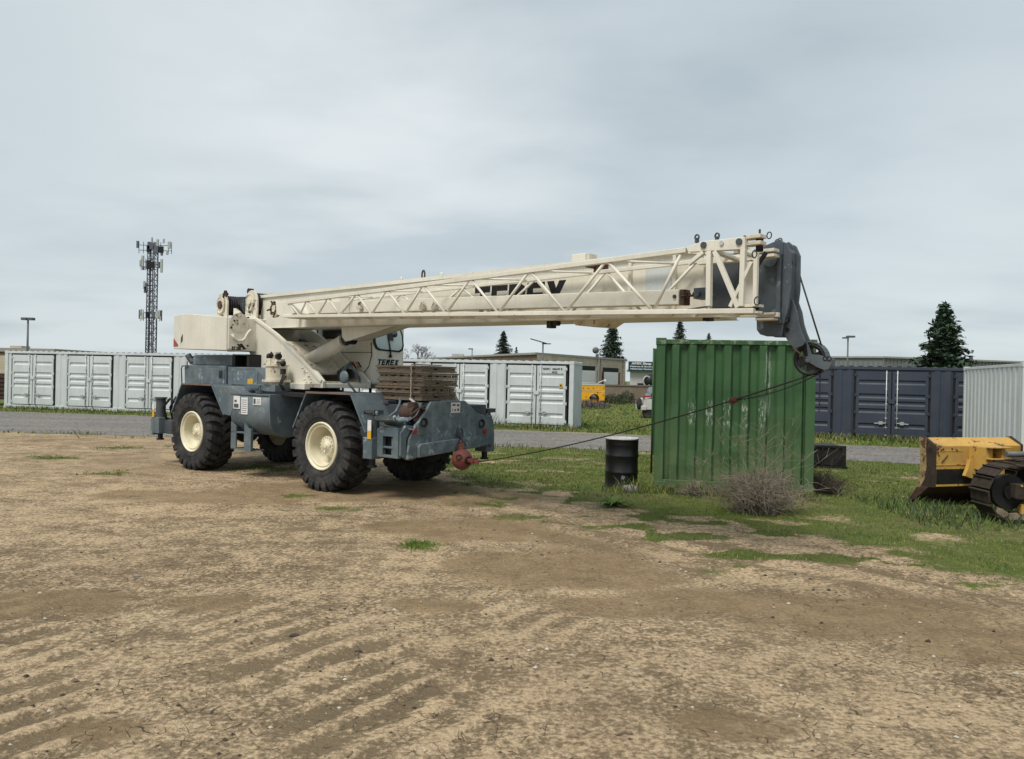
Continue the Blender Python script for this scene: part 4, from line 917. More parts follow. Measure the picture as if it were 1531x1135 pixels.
def side_container(name,o,rz,mt,mrod,label,group,centers,L=12.19,H=2.59,D=2.05,text=None):
    r=empty(name,o,rz); tag(r,label,'container',group)
    b=MB()
    for x in (0,L-.17):
        for y in (0,D-.12): b.box(x,x+.17,y,y+.12,0,H)
    for y in (0,D-.06): b.box(.17,L-.17,y,y+.06,0,.16); b.box(.17,L-.17,y,y+.06,H-.11,H-.01)
    for x in (0,L-.06): b.box(x,x+.06,.12,D-.12,0,.16); b.box(x,x+.06,.12,D-.12,H-.11,H-.01)
    castings(b,L,D,H,.008); b.build('frame',mt,r,.006)
    W=2.30; z0=.17; h=H-.11-.02-z0
    edges=[.17]
    for c in centers: edges+=[c-W/2-.05,c+W/2+.05]
    edges.append(L-.17)
    for i in range(0,len(edges),2):
        a,e=edges[i],edges[i+1]
        if e-a>.15:
            b=MB(); zig(b,a,e,.015,.16,H-.11,max(1,int(round((e-a)/.32))),.022); b.build('wall_panel',mt,r,fix=False)
    b=MB(); zig(b,.17,L-.17,D-.05,.16,H-.11,40,.035); b.build('back_wall',mt,r,fix=False)
    for x in (.012,L-.05): b=MB(); zig(b,.12,D-.12,x,.16,H-.11,8,.038,'y'); b.build('end_wall',mt,r,fix=False)
    b=MB(); n=int(L/.3); pts=[]
    for i in range(n):
        a=.05+i*(L-.1)/n; P=(L-.1)/n; pts+=[(a,H-.03),(a+P*.4,H-.03),(a+P*.5,H+.012),(a+P*.9,H+.012)]
    pts.append((L-.05,H-.03)); vs=[]
    for px,pz in pts: vs+=[(px,.05,pz),(px,D-.05,pz)]
    b.add(vs,[(2*i,2*i+1,2*i+3,2*i+2) for i in range(len(pts)-1)]); b.box(.05,L-.05,.06,D-.06,H-.06,H-.04)
    b.build('roof',mt,r,fix=False)
    for ci,c in enumerate(centers):
        b=MB(); b.box(c-W/2-.05,c+W/2+.05,.019,.03,z0-.0,z0+h+.02); b.build('door_gasket',MT['gasket'],r)
        lw=W/2-.05
        dl=door_leaf(lw,h-.07,mt,None,mrod,r,c-W/2+.030,z0+.025,False)
        dr_=door_leaf(lw,h-.07,mt,None,mrod,r,c+.020,z0+.025,True)
        b=MB(); b.box(c-.10,c+.10,-.05,-.022,z0+h*.50,z0+h*.56); b.build('lock_box',mt,r,.004)
        if ci==len(centers)-1 and text:
            q=MB(); put_text(q,'NNPU  186347 8',(.22,-.004,h*.895),(1,0,0),(0,0,1),.74,.11,.004); put_text(q,'45G2',(.56,-.004,h*.845),(1,0,0),(0,0,1),.22,.10,.004); q.build('lettering',MT['letter'],dr_)
            q=MB(); q.box(.86,.98,-.006,-.001,h*.61,h*.68); q.build('decal',MT['yellow_label'],dr_)
            q=MB(); q.box(.89,.95,-.009,-.006,h*.63,h*.66); q.build('decal_print',MT['letter'],dr_)
        if ci==len(centers)-2 and text:
            q=MB(); q.box(.84,.96,-.004,-.001,h*.13,h*.145); q.box(.84,.96,-.004,-.001,h*.155,h*.165); q.build('decal',MT['gray_dark'],dr_)
    return r
wr=Vector((2.31,28.65)); wdir=Vector((-.971,.239)); rzw=math.atan2(-wdir.y,-wdir.x)
def wpos(s_): p=wr+wdir*s_; return p
c4=[1.52+3.05*i for i in range(4)]
p=wpos(12.19); side_container('storage_container',(p.x,p.y,-.03),rzw,MT['white_paint'],MT['white_galv'],'white storage container with double side doors, its right end beside the yellow truck','white side door containers',[c+.10 for c in c4],text=True)
p=wpos(26.2); side_container('storage_container',(p.x,p.y,.03),rzw,MT['white_paint'],MT['white_galv'],'white storage container with double side doors at far left below the cell tower','white side door containers',[12.19-c+.05 for c in reversed(c4)])
p=wpos(15.0)+Vector((.8,6.5)); plain_container('storage_container',(p.x,p.y,0),rzw,6.06,2.44,2.65,MT['white_paint'],'white ribbed container seen in the gap between the two long ones, behind the crane','white side door containers')
nd=Vector((.945,-.328)); np0=Vector((11.36,26.9))
p=np0+nd*(-2.78); side_container('storage_container',(p.x,p.y,-.02),math.atan2(nd.y,nd.x),MT['navy'],MT['navy'],'dark navy storage container with double side doors right of the green one',None,[1.52+3.05*i for i in range(4)])
for o in list(col.objects):
    if o.name.startswith('lock_rod') or o.name.startswith('lock_handle'):
        d=o.parent
        if d and d.parent and d.parent.get('label','').startswith('dark navy') and abs(d.location.x-(1.52+3.05-.5))<1.3: 
            o.data.materials[0]=MT['white_galv']
e0=Vector((14.5,24.6)); e1=Vector((12.65,19.0)); ev=(e0-e1).normalized()
g2=plain_container('storage_container',(e0.x,e0.y,0),math.atan2(-ev.y,-ev.x),5.95,2.44,2.56,MT['white_paint'],'pale grey ribbed container at far right behind the yellow bulldozer')
MT['pale']=paint('pale_grey_paint',(.57,.60,.57),.5,.05,.8,(.42,.44,.42),.3,0,5,.2,(.40,.42,.40))
for ch in g2.children: ch.data.materials[0]=MT['pale']
# black skid box behind the green container
sk=onz(1262,701); o=empty('skid_box',(sk.x,sk.y,0),-R(8)); tag(o,'low black steel skid box poking out behind the green container','skid box')
b=MB(); b.box(-2.4,0,0,1.0,.07,.50); b.build('box_body',MT['black'],o,.01)
b=MB(); b.box(-2.45,.03,-.03,.03,.47,.52); b.box(-2.45,.06,-.06,.02,.0,.05); b.box(-.05,.03,-.03,.03,.05,.47)
for k in range(4): b.box(-.5-k*.5,-.46-k*.5,-.03,.0,.05,.47)
b.build('box_rail',MT['black'],o)
# ================================================================ BULLDOZER
dz=empty('bulldozer',(6.76,12.2,0)); tag(dz,'worn yellow bulldozer with curved blade and crawler track at the right edge','bulldozer')
ba=Vector((.95,.30,0)).normalized(); bf=Vector((-ba.y,ba.x,0))
MD=Matrix(((ba.x,bf.x,0,0),(ba.y,bf.y,0,0),(0,0,1,0),(0,0,0,1)))
def md(): return MB(MD)
LB=1.85
prof=[(0,.33),(0,.97),(.22,1.09),(.27,1.07),(.25,.90),(.225,.62),(.25,.42),(.30,.30)]
q=md(); q.pu(prof,.03,LB-.03); MT['mud']=paint('mud_caked_steel',(.035,.026,.020),.9,.3,6,(.09,.065,.045),.5,bump=.6); MT['link']=paint('worn_track_link',(.26,.21,.14),.75,.3,8,(.08,.06,.04),.6); MT['lamp0']=paint('worn_cylinder_grey',(.13,.13,.135),.5,.2,5); MT['dirty_yellow']=paint('dirty_yellow_edge',(.36,.27,.13),.8,.25,8,(.16,.10,.06),.8,.7,7); blade=q.build('blade',MT['yellow'],dz,.008)
q=md(); ep=[(-.01,.31),(-.01,.985),(.20,1.11),(.285,1.09),(.27,.90),(.245,.62),(.27,.42),(.33,.28)]
q.pu(ep,-.012,.03); q.build('blade_end_plate',MT['mud'],blade,.004); q=md(); q.pu(ep,LB-.03,LB+.01); q.build('blade_end_plate',MT['mud'],blade,.004)
q=md(); q.pu([(.15,1.08),(.295,1.09),(.275,.90),(.255,.62),(.28,.42),(.34,.28),(.25,.28),(.17,.42),(.14,.62),(.16,.90)],-.022,-.008); q.build('blade_edge_strip',MT['dirty_yellow'],blade)
q=md(); q.pu([(.10,.30),(.30,.31),(.52,.0),(.46,.0),(.34,.10),(.22,.18)],-.02,LB+.02); q.build('cutting_edge',MT['rust'],blade,.004)
q=md(); q.box(.04,LB-.04,-.012,.0,.36,.60); q.build('lower_back_panel',MT['black'],blade,.004)
q=md(); q.box(.03,LB-.03,-.016,.0,.325,.355); q.box(.03,.7,-.008,.0,.66,.675); q.box(.03,.55,-.006,.0,.885,.893); q.build('blade_rib',MT['yellow'],blade)
q=md()
for (x,z) in ((.07,.93),(.17,.92),(.13,.905),(.35,.925),(.45,.90)): q.cyl((x,-.006,z),.014,.012,'y',8)
q.bar((.14,-.006,.70),(.26,-.006,.82),.012,.012); q.sep('bolt',MT['rust'],blade)
q=md()
for z in (.80,.98): q.box(.72,1.15,-.40,.0,z-.02,z+.0)
q.box(.70,.86,-.30,.0,.60,.97); q.box(1.0,1.06,-.35,.0,.5,.95)
pts=[(.50,.50),(.62,.46),(.72,.45),(.72,.62),(.66,.72),(.60,.76),(.56,.62)]; q.loft([(a,-.12,b) for a,b in pts],[(a,-.06,b) for a,b in pts])
q.build('blade_bracket',MT['yellow'],dz,.006)
q=md(); q.tube([(.95,-.45,.88),(1.6,-.55,.88)],.045,14); q.build('hydraulic_cylinder',MT['lamp0'],dz)
# crawler track, local axes parallel to the world
def tpath(n,x0,x1,r,zc):
    L=(x1-x0); per=2*L+2*PI*r; out=[]
    for i in range(n):
        d=per*i/n
        if d<L: out.append((x1-d,zc+r,PI/2))
        elif d<L+PI*r: a=PI/2+(d-L)/r; out.append((x0+r*math.cos(a),zc+r*math.sin(a),a))
        elif d<2*L+PI*r: out.append((x0+(d-L-PI*r),zc-r,-PI/2))
        else: a=-PI/2+(d-2*L-PI*r)/r; out.append((x1+r*math.cos(a),zc+r*math.sin(a),a))
    return out
TY0,TY1=10.86-12.2,11.30-12.2
for far in (0,1):
    oy=far*1.35; X0=7.20-6.76+far*1.25; X1=9.15-6.76+far*1.1
    q=MB()
    for (x,z,a) in tpath(34,X0,X1,.385,.42):
        t=Vector((-math.sin(a),0,math.cos(a))); nn=Vector((math.cos(a),0,math.sin(a))); c=Vector((x,TY0+oy,z))
        A=[c-t*.083-nn*.0,c+t*.083-nn*.0,c+t*.083+nn*.020,c-t*.060+nn*.020,c-t*.064+nn*.044,c-t*.080+nn*.044]
        q.loft([p for p in A],[p+Vector((0,TY1-TY0,0)) for p in A])
    tr=q.build('crawler_track',MT['mud'],dz)
    q=MB()
    for (x,z,a) in tpath(34,X0,X1,.325,.42):
        if z>.22 or x<X0-.2: continue
        t=Vector((-math.sin(a),0,math.cos(a))); nn=Vector((math.cos(a),0,math.sin(a))); c=Vector((x,TY0+oy+.04,z))
        A=[c-t*.078-nn*.035,c+t*.05-nn*.045,c+t*.078+nn*.0,c+t*.05+nn*.05,c-t*.07+nn*.05]
        q.loft(A,[p+Vector((0,.05,0)) for p in A])
    q.sep('track_link',MT['link'],tr) if q.v else None; q=MB()
    q.cyl((X0,(TY0+TY1)/2+oy,.42),.25,.10,'y',28); q.cyl((X0,TY0+oy+.14,.42),.10,.04,'y',16); q.cyl((X1,(TY0+TY1)/2+oy,.42),.31,.10,'y',28)
    q.sep('idler',MT['black'],tr)
    q=MB(); q.loft([(X0-.02,TY0+oy+.0,.34),(X0-.02,TY0+oy+.35,.34),(X0-.02,TY0+oy+.35,.56),(X0-.02,TY0+oy+.0,.56)],[(X1,TY0+oy+.0,.20),(X1,TY0+oy+.35,.20),(X1,TY0+oy+.35,.50),(X1,TY0+oy+.0,.50)]); tf=q.build('track_frame',MT['mud'],dz,.02)
    q=MB()
    for k in range(7): q.cyl((X0+.22+k*.27,TY0+oy+.12,.17-.005*k),.11,.10,'y',16); q.box(X0+.10+k*.27,X0+.30+k*.27,TY0+oy+.05,TY0+oy+.09,.10,.27)
    q.sep('track_roller',MT['yellow'],tf)
    q=MB()
    for k in range(5): q.cyl((X0+.06+k*.05,TY0+oy-.005,.535-.003*k),.014,.02,'y',8)
    q.sep('bolt',MT['yellow'],tf)
q=MB(); q.box(1.75,3.6,-.75,.25,.55,1.55); q.box(3.0,4.0,-.9,.4,.5,1.2); hd_=q.build('engine_hood',MT['yellow'],dz,.05)
q=MB(); q.box(1.55,1.75,-.7,.2,.6,1.10); q.build('radiator_guard',MT['black'],dz,.02)
q=MB(); q.cyl((2.2,-.3,1.75),.05,.45,'z',12); q.build('exhaust_pipe',MT['rust'],dz)
for yy in (-.85,.35):
    q=MB(); q.bar((3.1,yy,1.2),(3.1,yy,2.35),.07); q.bar((3.95,yy,1.2),(3.95,yy,2.35),.07); q.build('canopy_post',MT['yellow'],dz)
q=MB(); q.box(2.95,4.1,-.95,.45,2.35,2.42); q.build('canopy_roof',MT['yellow'],dz,.02)
q=MB(); q.box(3.4,3.8,-.5,.0,1.2,1.35); q.box(3.7,3.82,-.5,.0,1.35,1.8); q.build('seat',MT['black'],dz,.03)
# ================================================================ BACKGROUND
def scale_at(Y): return Y/F
def cinder(name,c1,c2,bw=.4,bh=.2):
    m=bpy.data.materials.new(name); t=NT(m); tc=t.n('ShaderNodeTexCoord').outputs['Object']
    sx=t.n('ShaderNodeSeparateXYZ'); t.l(tc,sx.inputs[0]); cb=t.n('ShaderNodeCombineXYZ'); t.l(t.math('ADD',sx.outputs[0],sx.outputs[1]),cb.inputs[0]); t.l(sx.outputs[2],cb.inputs[1])
    b=t.n('ShaderNodeTexBrick'); b.inputs['Color1'].default_value=(*c1,1); b.inputs['Color2'].default_value=(*c2,1); b.inputs['Mortar'].default_value=(*[x*.7 for x in c1],1)
    b.inputs['Scale'].default_value=1; b.inputs['Brick Width'].default_value=bw; b.inputs['Row Height'].default_value=bh; b.inputs['Mortar Size'].default_value=.012; t.l(cb.outputs[0],b.inputs['Vector'])
    c=t.mix(t.math('MULTIPLY',t.ramp(t.noise(tc,.6,7,.65),.4,.7),.5),b.outputs['Color'],tuple(x*.6 for x in c1))
    t.out(c,.85,0,None,.2); return m
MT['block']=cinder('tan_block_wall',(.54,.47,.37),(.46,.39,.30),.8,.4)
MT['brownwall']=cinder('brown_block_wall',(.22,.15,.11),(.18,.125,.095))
MT['retain']=paint('stained_concrete',(.20,.16,.125),.9,.15,.5,(.11,.085,.06),.6,streak=.5,scol=(.12,.09,.07),bump=.3)
MT['shutter']=paint('pale_shutter',(.74,.75,.76),.5,.04,1)
MT['redpost']=paint('dark_red_post',(.16,.03,.025),.6,.2,2)
MT['roofing']=paint('roof_edge',(.30,.29,.27),.8,.1,1)
MT['metalwall']=paint('grey_metal_wall',(.17,.18,.18),.6,.06,.6,streak=.3)
MT['sign']=paint('dark_teal_sign',(.018,.045,.062),.5,.1,1)
MT['signtext']=paint('white_sign_lettering',(.6,.62,.62),.6,.05,1,bump=0)
MT['pale_wall']=paint('pale_stucco',(.46,.45,.44),.8,.05,.5)
MT['truckwhite']=paint('truck_white',(.55,.55,.53),.4,.05,2,(.3,.28,.25),.4)
MT['lamp_gray']=paint('lamp_metal',(.10,.11,.115),.5,.1,2)
MT['tower']=paint('tower_steel',(.10,.105,.13),.6,.2,1)
MT['antenna']=paint('antenna_grey',(.38,.40,.38),.6,.1,1)
# garage building: brown side receding left, tan front receding right
P0=aty(803,527,93); P1=aty(934,536,114); P2=aty(560,536,170)
Hh=P0.z
g=empty('garage_building',(P0.x,P0.y,0)); tag(g,'long flat roofed tan block building with roller doors behind the yellow truck','building')
def wl(a,b,h0,h1,th=.3):
    a=Vector((a.x-P0.x,a.y-P0.y)); b=Vector((b.x-P0.x,b.y-P0.y)); d=(b-a).normalized(); n=Vector((-d.y,d.x))*th
    return [(a.x,a.y),(b.x,b.y),(b.x+n.x,b.y+n.y),(a.x+n.x,a.y+n.y)]
A=Vector((0,0)); Bv=Vector((P1.x-P0.x,P1.y-P0.y)); Cv=Vector((P2.x-P0.x,P2.y-P0.y)); fd=Bv.normalized(); fn=Vector((-fd.y,fd.x))
q=MB(); q.pw([(0,0),tuple(Bv),tuple(Bv+Cv),tuple(Cv)],0,Hh-.25); q.build('wall',MT['block'],g)
q=MB(); sd=Cv.normalized(); sn=Vector((sd.y,-sd.x))
if sn.y>0: sn=-sn
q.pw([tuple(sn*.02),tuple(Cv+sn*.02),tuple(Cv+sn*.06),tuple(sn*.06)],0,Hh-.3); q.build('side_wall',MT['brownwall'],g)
q=MB(); q.pw([(-.2,-.3),tuple(Bv+Vector((.2,-.3))),tuple(Bv+Cv),tuple(Cv)],Hh-.25,Hh); q.build('roof_parapet',MT['roofing'],g)
q=MB(); cvm=Cv*.45+Bv*.2; q.box(cvm.x-1,cvm.x+1,cvm.y-1,cvm.y+1,Hh,Hh+.7); cvm=Cv*.9+Bv*.1; q.box(cvm.x-2,cvm.x+2,cvm.y-1,cvm.y+1,Hh,Hh+1.0); q.sep('roof_unit',MT['antenna'],g)
fo=-fn if fn.y>0 else fn
def fpt(px):   # distance along the front wall for an image column
    d=ray(px,560); k=d.x/d.y
    # (P0.x+fd.x s)/(P0.y+fd.y s)=k
    return (k*P0.y-P0.x)/(fd.x-k*fd.y)
def fbox(mb,s0,s1,z0,z1,o0,o1):
    p=[fd*s0+fo*o0,fd*s1+fo*o0,fd*s1+fo*o1,fd*s0+fo*o1]; mb.pw([tuple(x) for x in p],z0,z1)
for a,b_,ztp,red in ((866,889,3.05,False),(901.5,923.5,2.95,True)):
    s0,s1=fpt(a),fpt(b_)
    q=MB(); fbox(q,s0-.1,s1+.1,ztp,ztp+.62,.0,.05); fbox(q,s0-.1,s1+.25,0,ztp+.6,.0,.02); q.build('door_recess',MT['gasket'],g)
    q=MB(); fbox(q,s0,s1,0,ztp,.06,.10)
    for k in range(8): fbox(q,s0,s1,.3+k*.35,.32+k*.35,.10,.12)
    q.build('roller_door',MT['shutter'],g)
    q=MB()
    for x in ((a-1.6,a-.2),(b_+.2,b_+1.6)): fbox(q,fpt(x[0]),fpt(x[1]),0,ztp+(.0 if red else .5),.05,.2)
    q.build('door_post',MT['redpost'] if red else MT['pale_wall'],g)
q=MB(); fbox(q,fpt(896.3),fpt(897.3),0,Hh-.3,.05,.2); q.build('drain_pipe',MT['roofing'],g)
q=MB()
for x in (893.5,932): fbox(q,fpt(x-1.4),fpt(x+1.4),0,Hh-.3,.02,.16)
q.build('pilaster',MT['block'],g)
def lamp(name,px,ytop,Y,label,kind,group=None,base=0.):
    p=aty(px,ytop,Y); o=empty(name,(p.x,Y,base)); tag(o,label,'street lamp',group); h=p.z-base
    q=MB(); q.tube([(0,0,0),(0,0,h-.15)],.10 if kind!='roof' else .05,8,.065 if kind!='roof' else .04); q.cyl((0,0,.2),.2,.4,n=10); q.build('pole',MT['lamp_gray'],o)
    q=MB()
    if kind=='twin': q.box(-.46,-.04,-.18,.18,h-.20,h); q.box(.04,.46,-.18,.18,h-.20,h); q.box(-.5,.5,-.03,.03,h-.16,h-.10)
    elif kind=='solar': q.loft([(-1.3,-.5,h+.18),(-1.3,.5,h+.18),(-1.3,.5,h+.24),(-1.3,-.5,h+.24)],[(.4,-.5,h-.28),(.4,.5,h-.28),(.4,.5,h-.22),(.4,-.5,h-.22)]); q.box(-.1,.8,-.15,.15,h-.32,h-.22)
    elif kind=='single': q.box(-.55,.12,-.12,.12,h-.16,h)
    elif kind=='ball': q.cyl((0,0,h-.05),.28,.30,n=12,r2=.2)
    elif kind=='roof': q.sphere((-.2,0,h),.42,10,(1,.7,1))
    elif kind=='disc': q.box(-.10,.55,-.22,.22,h-.16,h); q.box(-.45,.0,-.2,.2,h-.26,h-.14)
    q.build('lamp_head',MT['lamp_gray'] if kind!='ball' else MT['truckwhite'],o); return o
lamp('street_lamp',42,475,60,'tall lamp post with twin box heads at far left over the white container','twin')
lamp('street_lamp',812,510,78,'slim post with tilted solar panel rising behind the white container','solar')
lamp('street_lamp',706,521,110,'tiny thin lamp post above the flat brown roof left of the small conifer','single')
lamp('street_lamp',1268,502,68,'tall grey lamp post with flat head rising behind the left part of the navy container','disc')
lamp('street_lamp',1380,534,60,'short white headed lamp in front of the big conifer behind the navy container','ball')
lamp('flood_light',893,524,95,'small round flood light on the roof edge of the tan garage','roof',None,Hh-.4)
# retaining wall
a=aty(850,577,63); b_=aty(1000,579,63)
o=empty('retaining_wall',(a.x,63,0)); tag(o,'stained brown concrete retaining wall beyond the yellow truck','wall')
q=MB(); q.box(0,b_.x-a.x+6,0,.35,-.3,1.40); q.build('wall_body',MT['retain'],o)
q=MB(); q.box(0,b_.x-a.x+6,-.06,.41,1.40,1.50); q.build('coping',MT['retain'],o)
# sign building
a=aty(942,556,100); o=empty('sign_building',(a.x,100,0)); tag(o,'pale flat building carrying a dark sign board, left of the green container','building')
s_=100/F
q=MB(); q.pw([(0,0),(9,0),(9,6),(1.1,6)],0,a.z+.2); q.build('wall',MT['pale_wall'],o)
q=MB(); q.box(-.35,9.2,-.4,.6,a.z+.0,a.z+.28); q.build('roof_edge',MT['roofing'],o)
z1=aty(940,540.5,100).z; z0=aty(940,554.5,100).z
q=MB(); q.box(-.30,6.0,-.62,-.42,z0,z1); sg=q.build('sign_board',MT['sign'],o)
q=MB(); put_text(q,'AMIX Sleep & Co',(.06,-.63,z0+(z1-z0)*.60),(1,0,0),(0,0,1),3.9,.40,.02); put_text(q,'Mattress & Showroom Top',(-.10,-.63,z0+(z1-z0)*.36),(1,0,0),(0,0,1),4.3,.24,.01); put_text(q,'Mattress Factory Office',(-.05,-.63,z0+(z1-z0)*.10),(1,0,0),(0,0,1),4.3,.24,.01); q.build('lettering',MT['signtext'],sg)
q=MB(); q.box(1.0,1.9,-.05,.0,1.25,1.5); q.build('vent',MT['gasket'],o)
p=aty(968,570,66); o=empty('machine',(p.x,66,0)); tag(o,'dark rounded machine with a pale rim showing above the retaining wall beside the green container','machine')
q=MB(); q.sphere((.25,0,p.z),.62,14,(1,.8,1.05)); q.box(-.3,.9,-.4,.4,.2,p.z-.3); q.build('machine_body',MT['black'],o)
q=MB(); q.torus((-.10,-.35,p.z),.42,.07,'y',16,6,(.75,1)); q.build('rim',MT['antenna'],o)
# yellow utility truck
p=aty(904,600,53); tr=empty('utility_truck',(p.x,53,0.12)); tag(tr,'yellow utility truck with side lockers parked behind the white container','truck')
L_=3.0
def arch(b,x0,x1,z0,z1,cx,r,y0,y1):
    pts=[(x0,z0),(x0,z1),(x1,z1),(x1,z0),(cx+r,z0)]+[(cx+r*math.cos(PI*i/10),z0+.12+r*math.sin(PI*i/10)) for i in range(0,11)]+[(cx-r,z0)]
    b.pv(pts,y0,y1)
q=MB(); arch(q,-L_,0,.30,1.38,-.72,.34,-.0,1.9); q.build('service_body',MT['truck_yellow'],tr,.01)
q=MB(); q.box(-L_,.0,-.02,.02,.92,.97); q.box(-L_,.02,-.03,1.93,1.37,1.42); q.build('body_trim',MT['truckwhite'],tr)
q=MB()
for x0,x1,z0,z1 in ((-1.75,-.30,.99,1.33),(-2.45,-1.85,.36,1.33),(-.28,-.03,.36,1.33),(-1.75,-1.15,.36,.88)): q.box(x0,x1,-.015,-.0,z0,z1)
lk=q.build('locker_door',MT['truck_yellow'],tr,.004)
q=MB()
for x,z in ((-1.5,1.15),(-1.15,1.16),(-.8,1.17),(-.1,1.2),(-.1,.7),(-.5,.85),(-1.3,.55),(-2.1,.6),(-1.9,1.2)): q.cyl((x,-.025,z),.035,.02,'y',8)
q.sep('latch',MT['rust'],tr)
q=MB(); q.torus((-.72,-.01,.43),.37,.03,'y',24); q.build('wheel_arch_trim',MT['truck_yellow'],tr)
for yy in (.12,1.75):
  for xx in (-.72,-4.0):
    q=MB(); q.lathe([(.20,-.12),(.30,-.13),(.33,-.10),(.33,.10),(.30,.13),(.20,.12)],(xx,yy,.33-.12),'y',28); w_=q.build('wheel',MT['rubber'],tr)
    q=MB(); q.lathe([(.0001,-.03),(.08,-.05),(.16,-.02),(.21,-.11)],(xx,yy,.33-.12),'y',24); q.build('rim',MT['truck_yellow'],w_)
q=MB(); q.pv([(-L_-.05,.30),(-L_-.05,1.85),(-L_-1.1,1.85),(-L_-1.5,1.2),(-L_-2.4,1.1),(-L_-2.45,.3)],.02,1.88); q.build('cab',MT['truck_yellow'],tr,.04)
q=MB(); q.box(-L_-1.0,-L_-.2,.0,.03,1.2,1.7); q.build('cab_window',MT['glass_dark'],tr)
q=MB(); q.tube([(-1.95,.1,1.42),(-1.95,.1,1.62)],.03,6); q.cyl((-1.93,.1,1.68),.13,.14,'x',10); q.tube([(-.55,.1,1.42),(-.35,.1,1.6),(-.05,.1,1.72)],.04,6); q.cyl((-.0,.1,1.66),.13,.12,'x',10); q.tube([(-2.6,.05,1.5),(-.6,.05,1.5)],.03,6)
for k in range(4): q.tube([(-2.4+k*.6,.05,1.4),(-2.4+k*.6,.05,1.5)],.025,6)
q.build('roof_rack',MT['truckwhite'],tr)
# white pickup half hidden by the green container
p=onz(966,625); pk=empty('pickup_truck',(p.x,38.6,0)); tag(pk,'white pickup with red tail lamp, mostly hidden behind the green container','pickup truck')
q=MB(); arch(q,-.18,2.2,.42,.98,.10+.9,.38,0,1.8); q.box(-.30,-.05,-.05,1.85,.40,.62); q.build('body',MT['truckwhite'],pk,.03)
q=MB(); q.pv([(.1,.98),(.35,1.55),(1.9,1.6),(2.2,.98)],.1,1.7); q.build('cab',MT['glass_dark'],pk,.04)
q=MB(); q.box(-.20,-.12,-.02,.2,.98,1.12); q.box(-.15,.25,-.02,.01,1.06,1.14); q.build('tail_lamp',MT['red_letter'],pk)
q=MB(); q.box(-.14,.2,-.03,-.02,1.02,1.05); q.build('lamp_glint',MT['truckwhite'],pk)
q=MB(); q.sphere((-.36,.3,.72),.24,12,(.6,1,1.3)); q.build('spare_wheel',MT['rubber'],pk)
for xx in (.05,1.4):
    q=MB(); q.lathe([(.0001,-.1),(.2,-.1),(.26,-.12),(.28,.0),(.26,.12),(.0001,.1)],(xx,.15,.27),'y',24); q.build('wheel',MT['rubber'],pk)
# left: tan building and rusty bin
p=aty(14,521,80); o=empty('block_building',(p.x,80,0)); tag(o,'low tan block building at far left behind the container','building')
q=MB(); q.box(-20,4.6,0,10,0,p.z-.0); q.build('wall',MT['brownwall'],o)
q=MB(); q.box(-20.1,4.8,-.15,10,p.z-.35,p.z-.15+.2); q.build('roof_edge',MT['roofing'],o)
q=MB(); q.box(-.6,.6,1,2.5,p.z,p.z+.32); q.build('roof_unit',MT['block'],o)
q=MB(); q.box(-20,-.05,-.05,.0,0,3.0); q.build('wall_panel',MT['block'],o)
p=onz(10,603); q0=aty(10,563,37); o=empty('rusty_bin',(q0.x,37,0)); tag(o,'rusty brown slatted steel bin at the far left edge beside the white container','bin')
q=MB(); q.box(-3.5,.02,0,1.6,.30,1.55)
for k in range(6): q.box(-3.5,.05,-.04,.0,.35+k*.2,.45+k*.2)
q.box(-.05,.06,-.06,1.6,.0,1.62); q.box(-2.,-1.9,-.06,1.6,.0,1.62); q.build('bin_body',MT['rust'],o)
# grey metal warehouse on the right
a=aty(1235,536.5,105); c_=aty(1321,534,100); b_=aty(1640,537,112)
o=empty('metal_warehouse',(c_.x,c_.y,0)); tag(o,'long grey corrugated metal warehouse behind the navy container','building')
pl=[(a.x-c_.x-4,a.y-c_.y+2),(0,0),(b_.x-c_.x,b_.y-c_.y),(b_.x-c_.x,b_.y-c_.y+20),(a.x-c_.x-4,a.y-c_.y+20)]
q=MB(); q.pw(pl,0,c_.z)
for (A_,B_) in ((pl[0],pl[1]),(pl[1],pl[2])):
    A_=Vector(A_); B_=Vector(B_); n=int((B_-A_).length/.6); 
    for i in range(n): m=A_.lerp(B_,i/n); q.box(m.x-.05,m.x+.05,m.y-.09,m.y,0,c_.z-.05)
q.build('wall',MT['metalwall'],o)
q=MB(); 
for (A_,B_) in ((pl[0],pl[1]),(pl[1],pl[2])): q.bar((A_[0],A_[1]-.1,c_.z),(B_[0],B_[1]-.1,c_.z),.3,.22)
q.build('roof_edge',MT['roofing'],o)
q=MB(); q.cyl((13.2,3,c_.z+.25),.25,.6,n=10); q.cyl((11.,3,c_.z+.15),.3,.25,n=10); q.build('roof_vent',MT['lamp_gray'],o)
# cell tower
TP=aty(229,360,120); o=empty('cell_tower',(TP.x+.0,120,0)); tag(o,'tall lattice cell tower with clusters of antenna panels','cell tower')
Ht=TP.z-.3; q=MB(); hw=.55
cs=[(-hw,-hw),(hw,-hw),(hw,hw),(-hw,hw)]
for (x,y) in cs: q.tube([(x,y,0),(x,y,Ht)],.10,6,.085)
n=26
for i in range(n):
    z0=Ht*i/n; z1=Ht*(i+1)/n
    for j in range(4):
        A_=cs[j]; B_=cs[(j+1)%4]; 
        if i%2: A_,B_=B_,A_
        q.tube([(A_[0],A_[1],z0),(B_[0],B_[1],z1)],.045,4); q.tube([(A_[0],A_[1],z1),(B_[0],B_[1],z1)],.04,4)
q.tube([(-.25,-.3,0),(-.25,-.3,Ht)],.13,6); q.tube([(-.05,.2,0),(-.05,.2,Ht)],.08,6)
q.build('mast',MT['tower'],o)
def zpx(y): return aty(229,y,120).z
SS=120/F
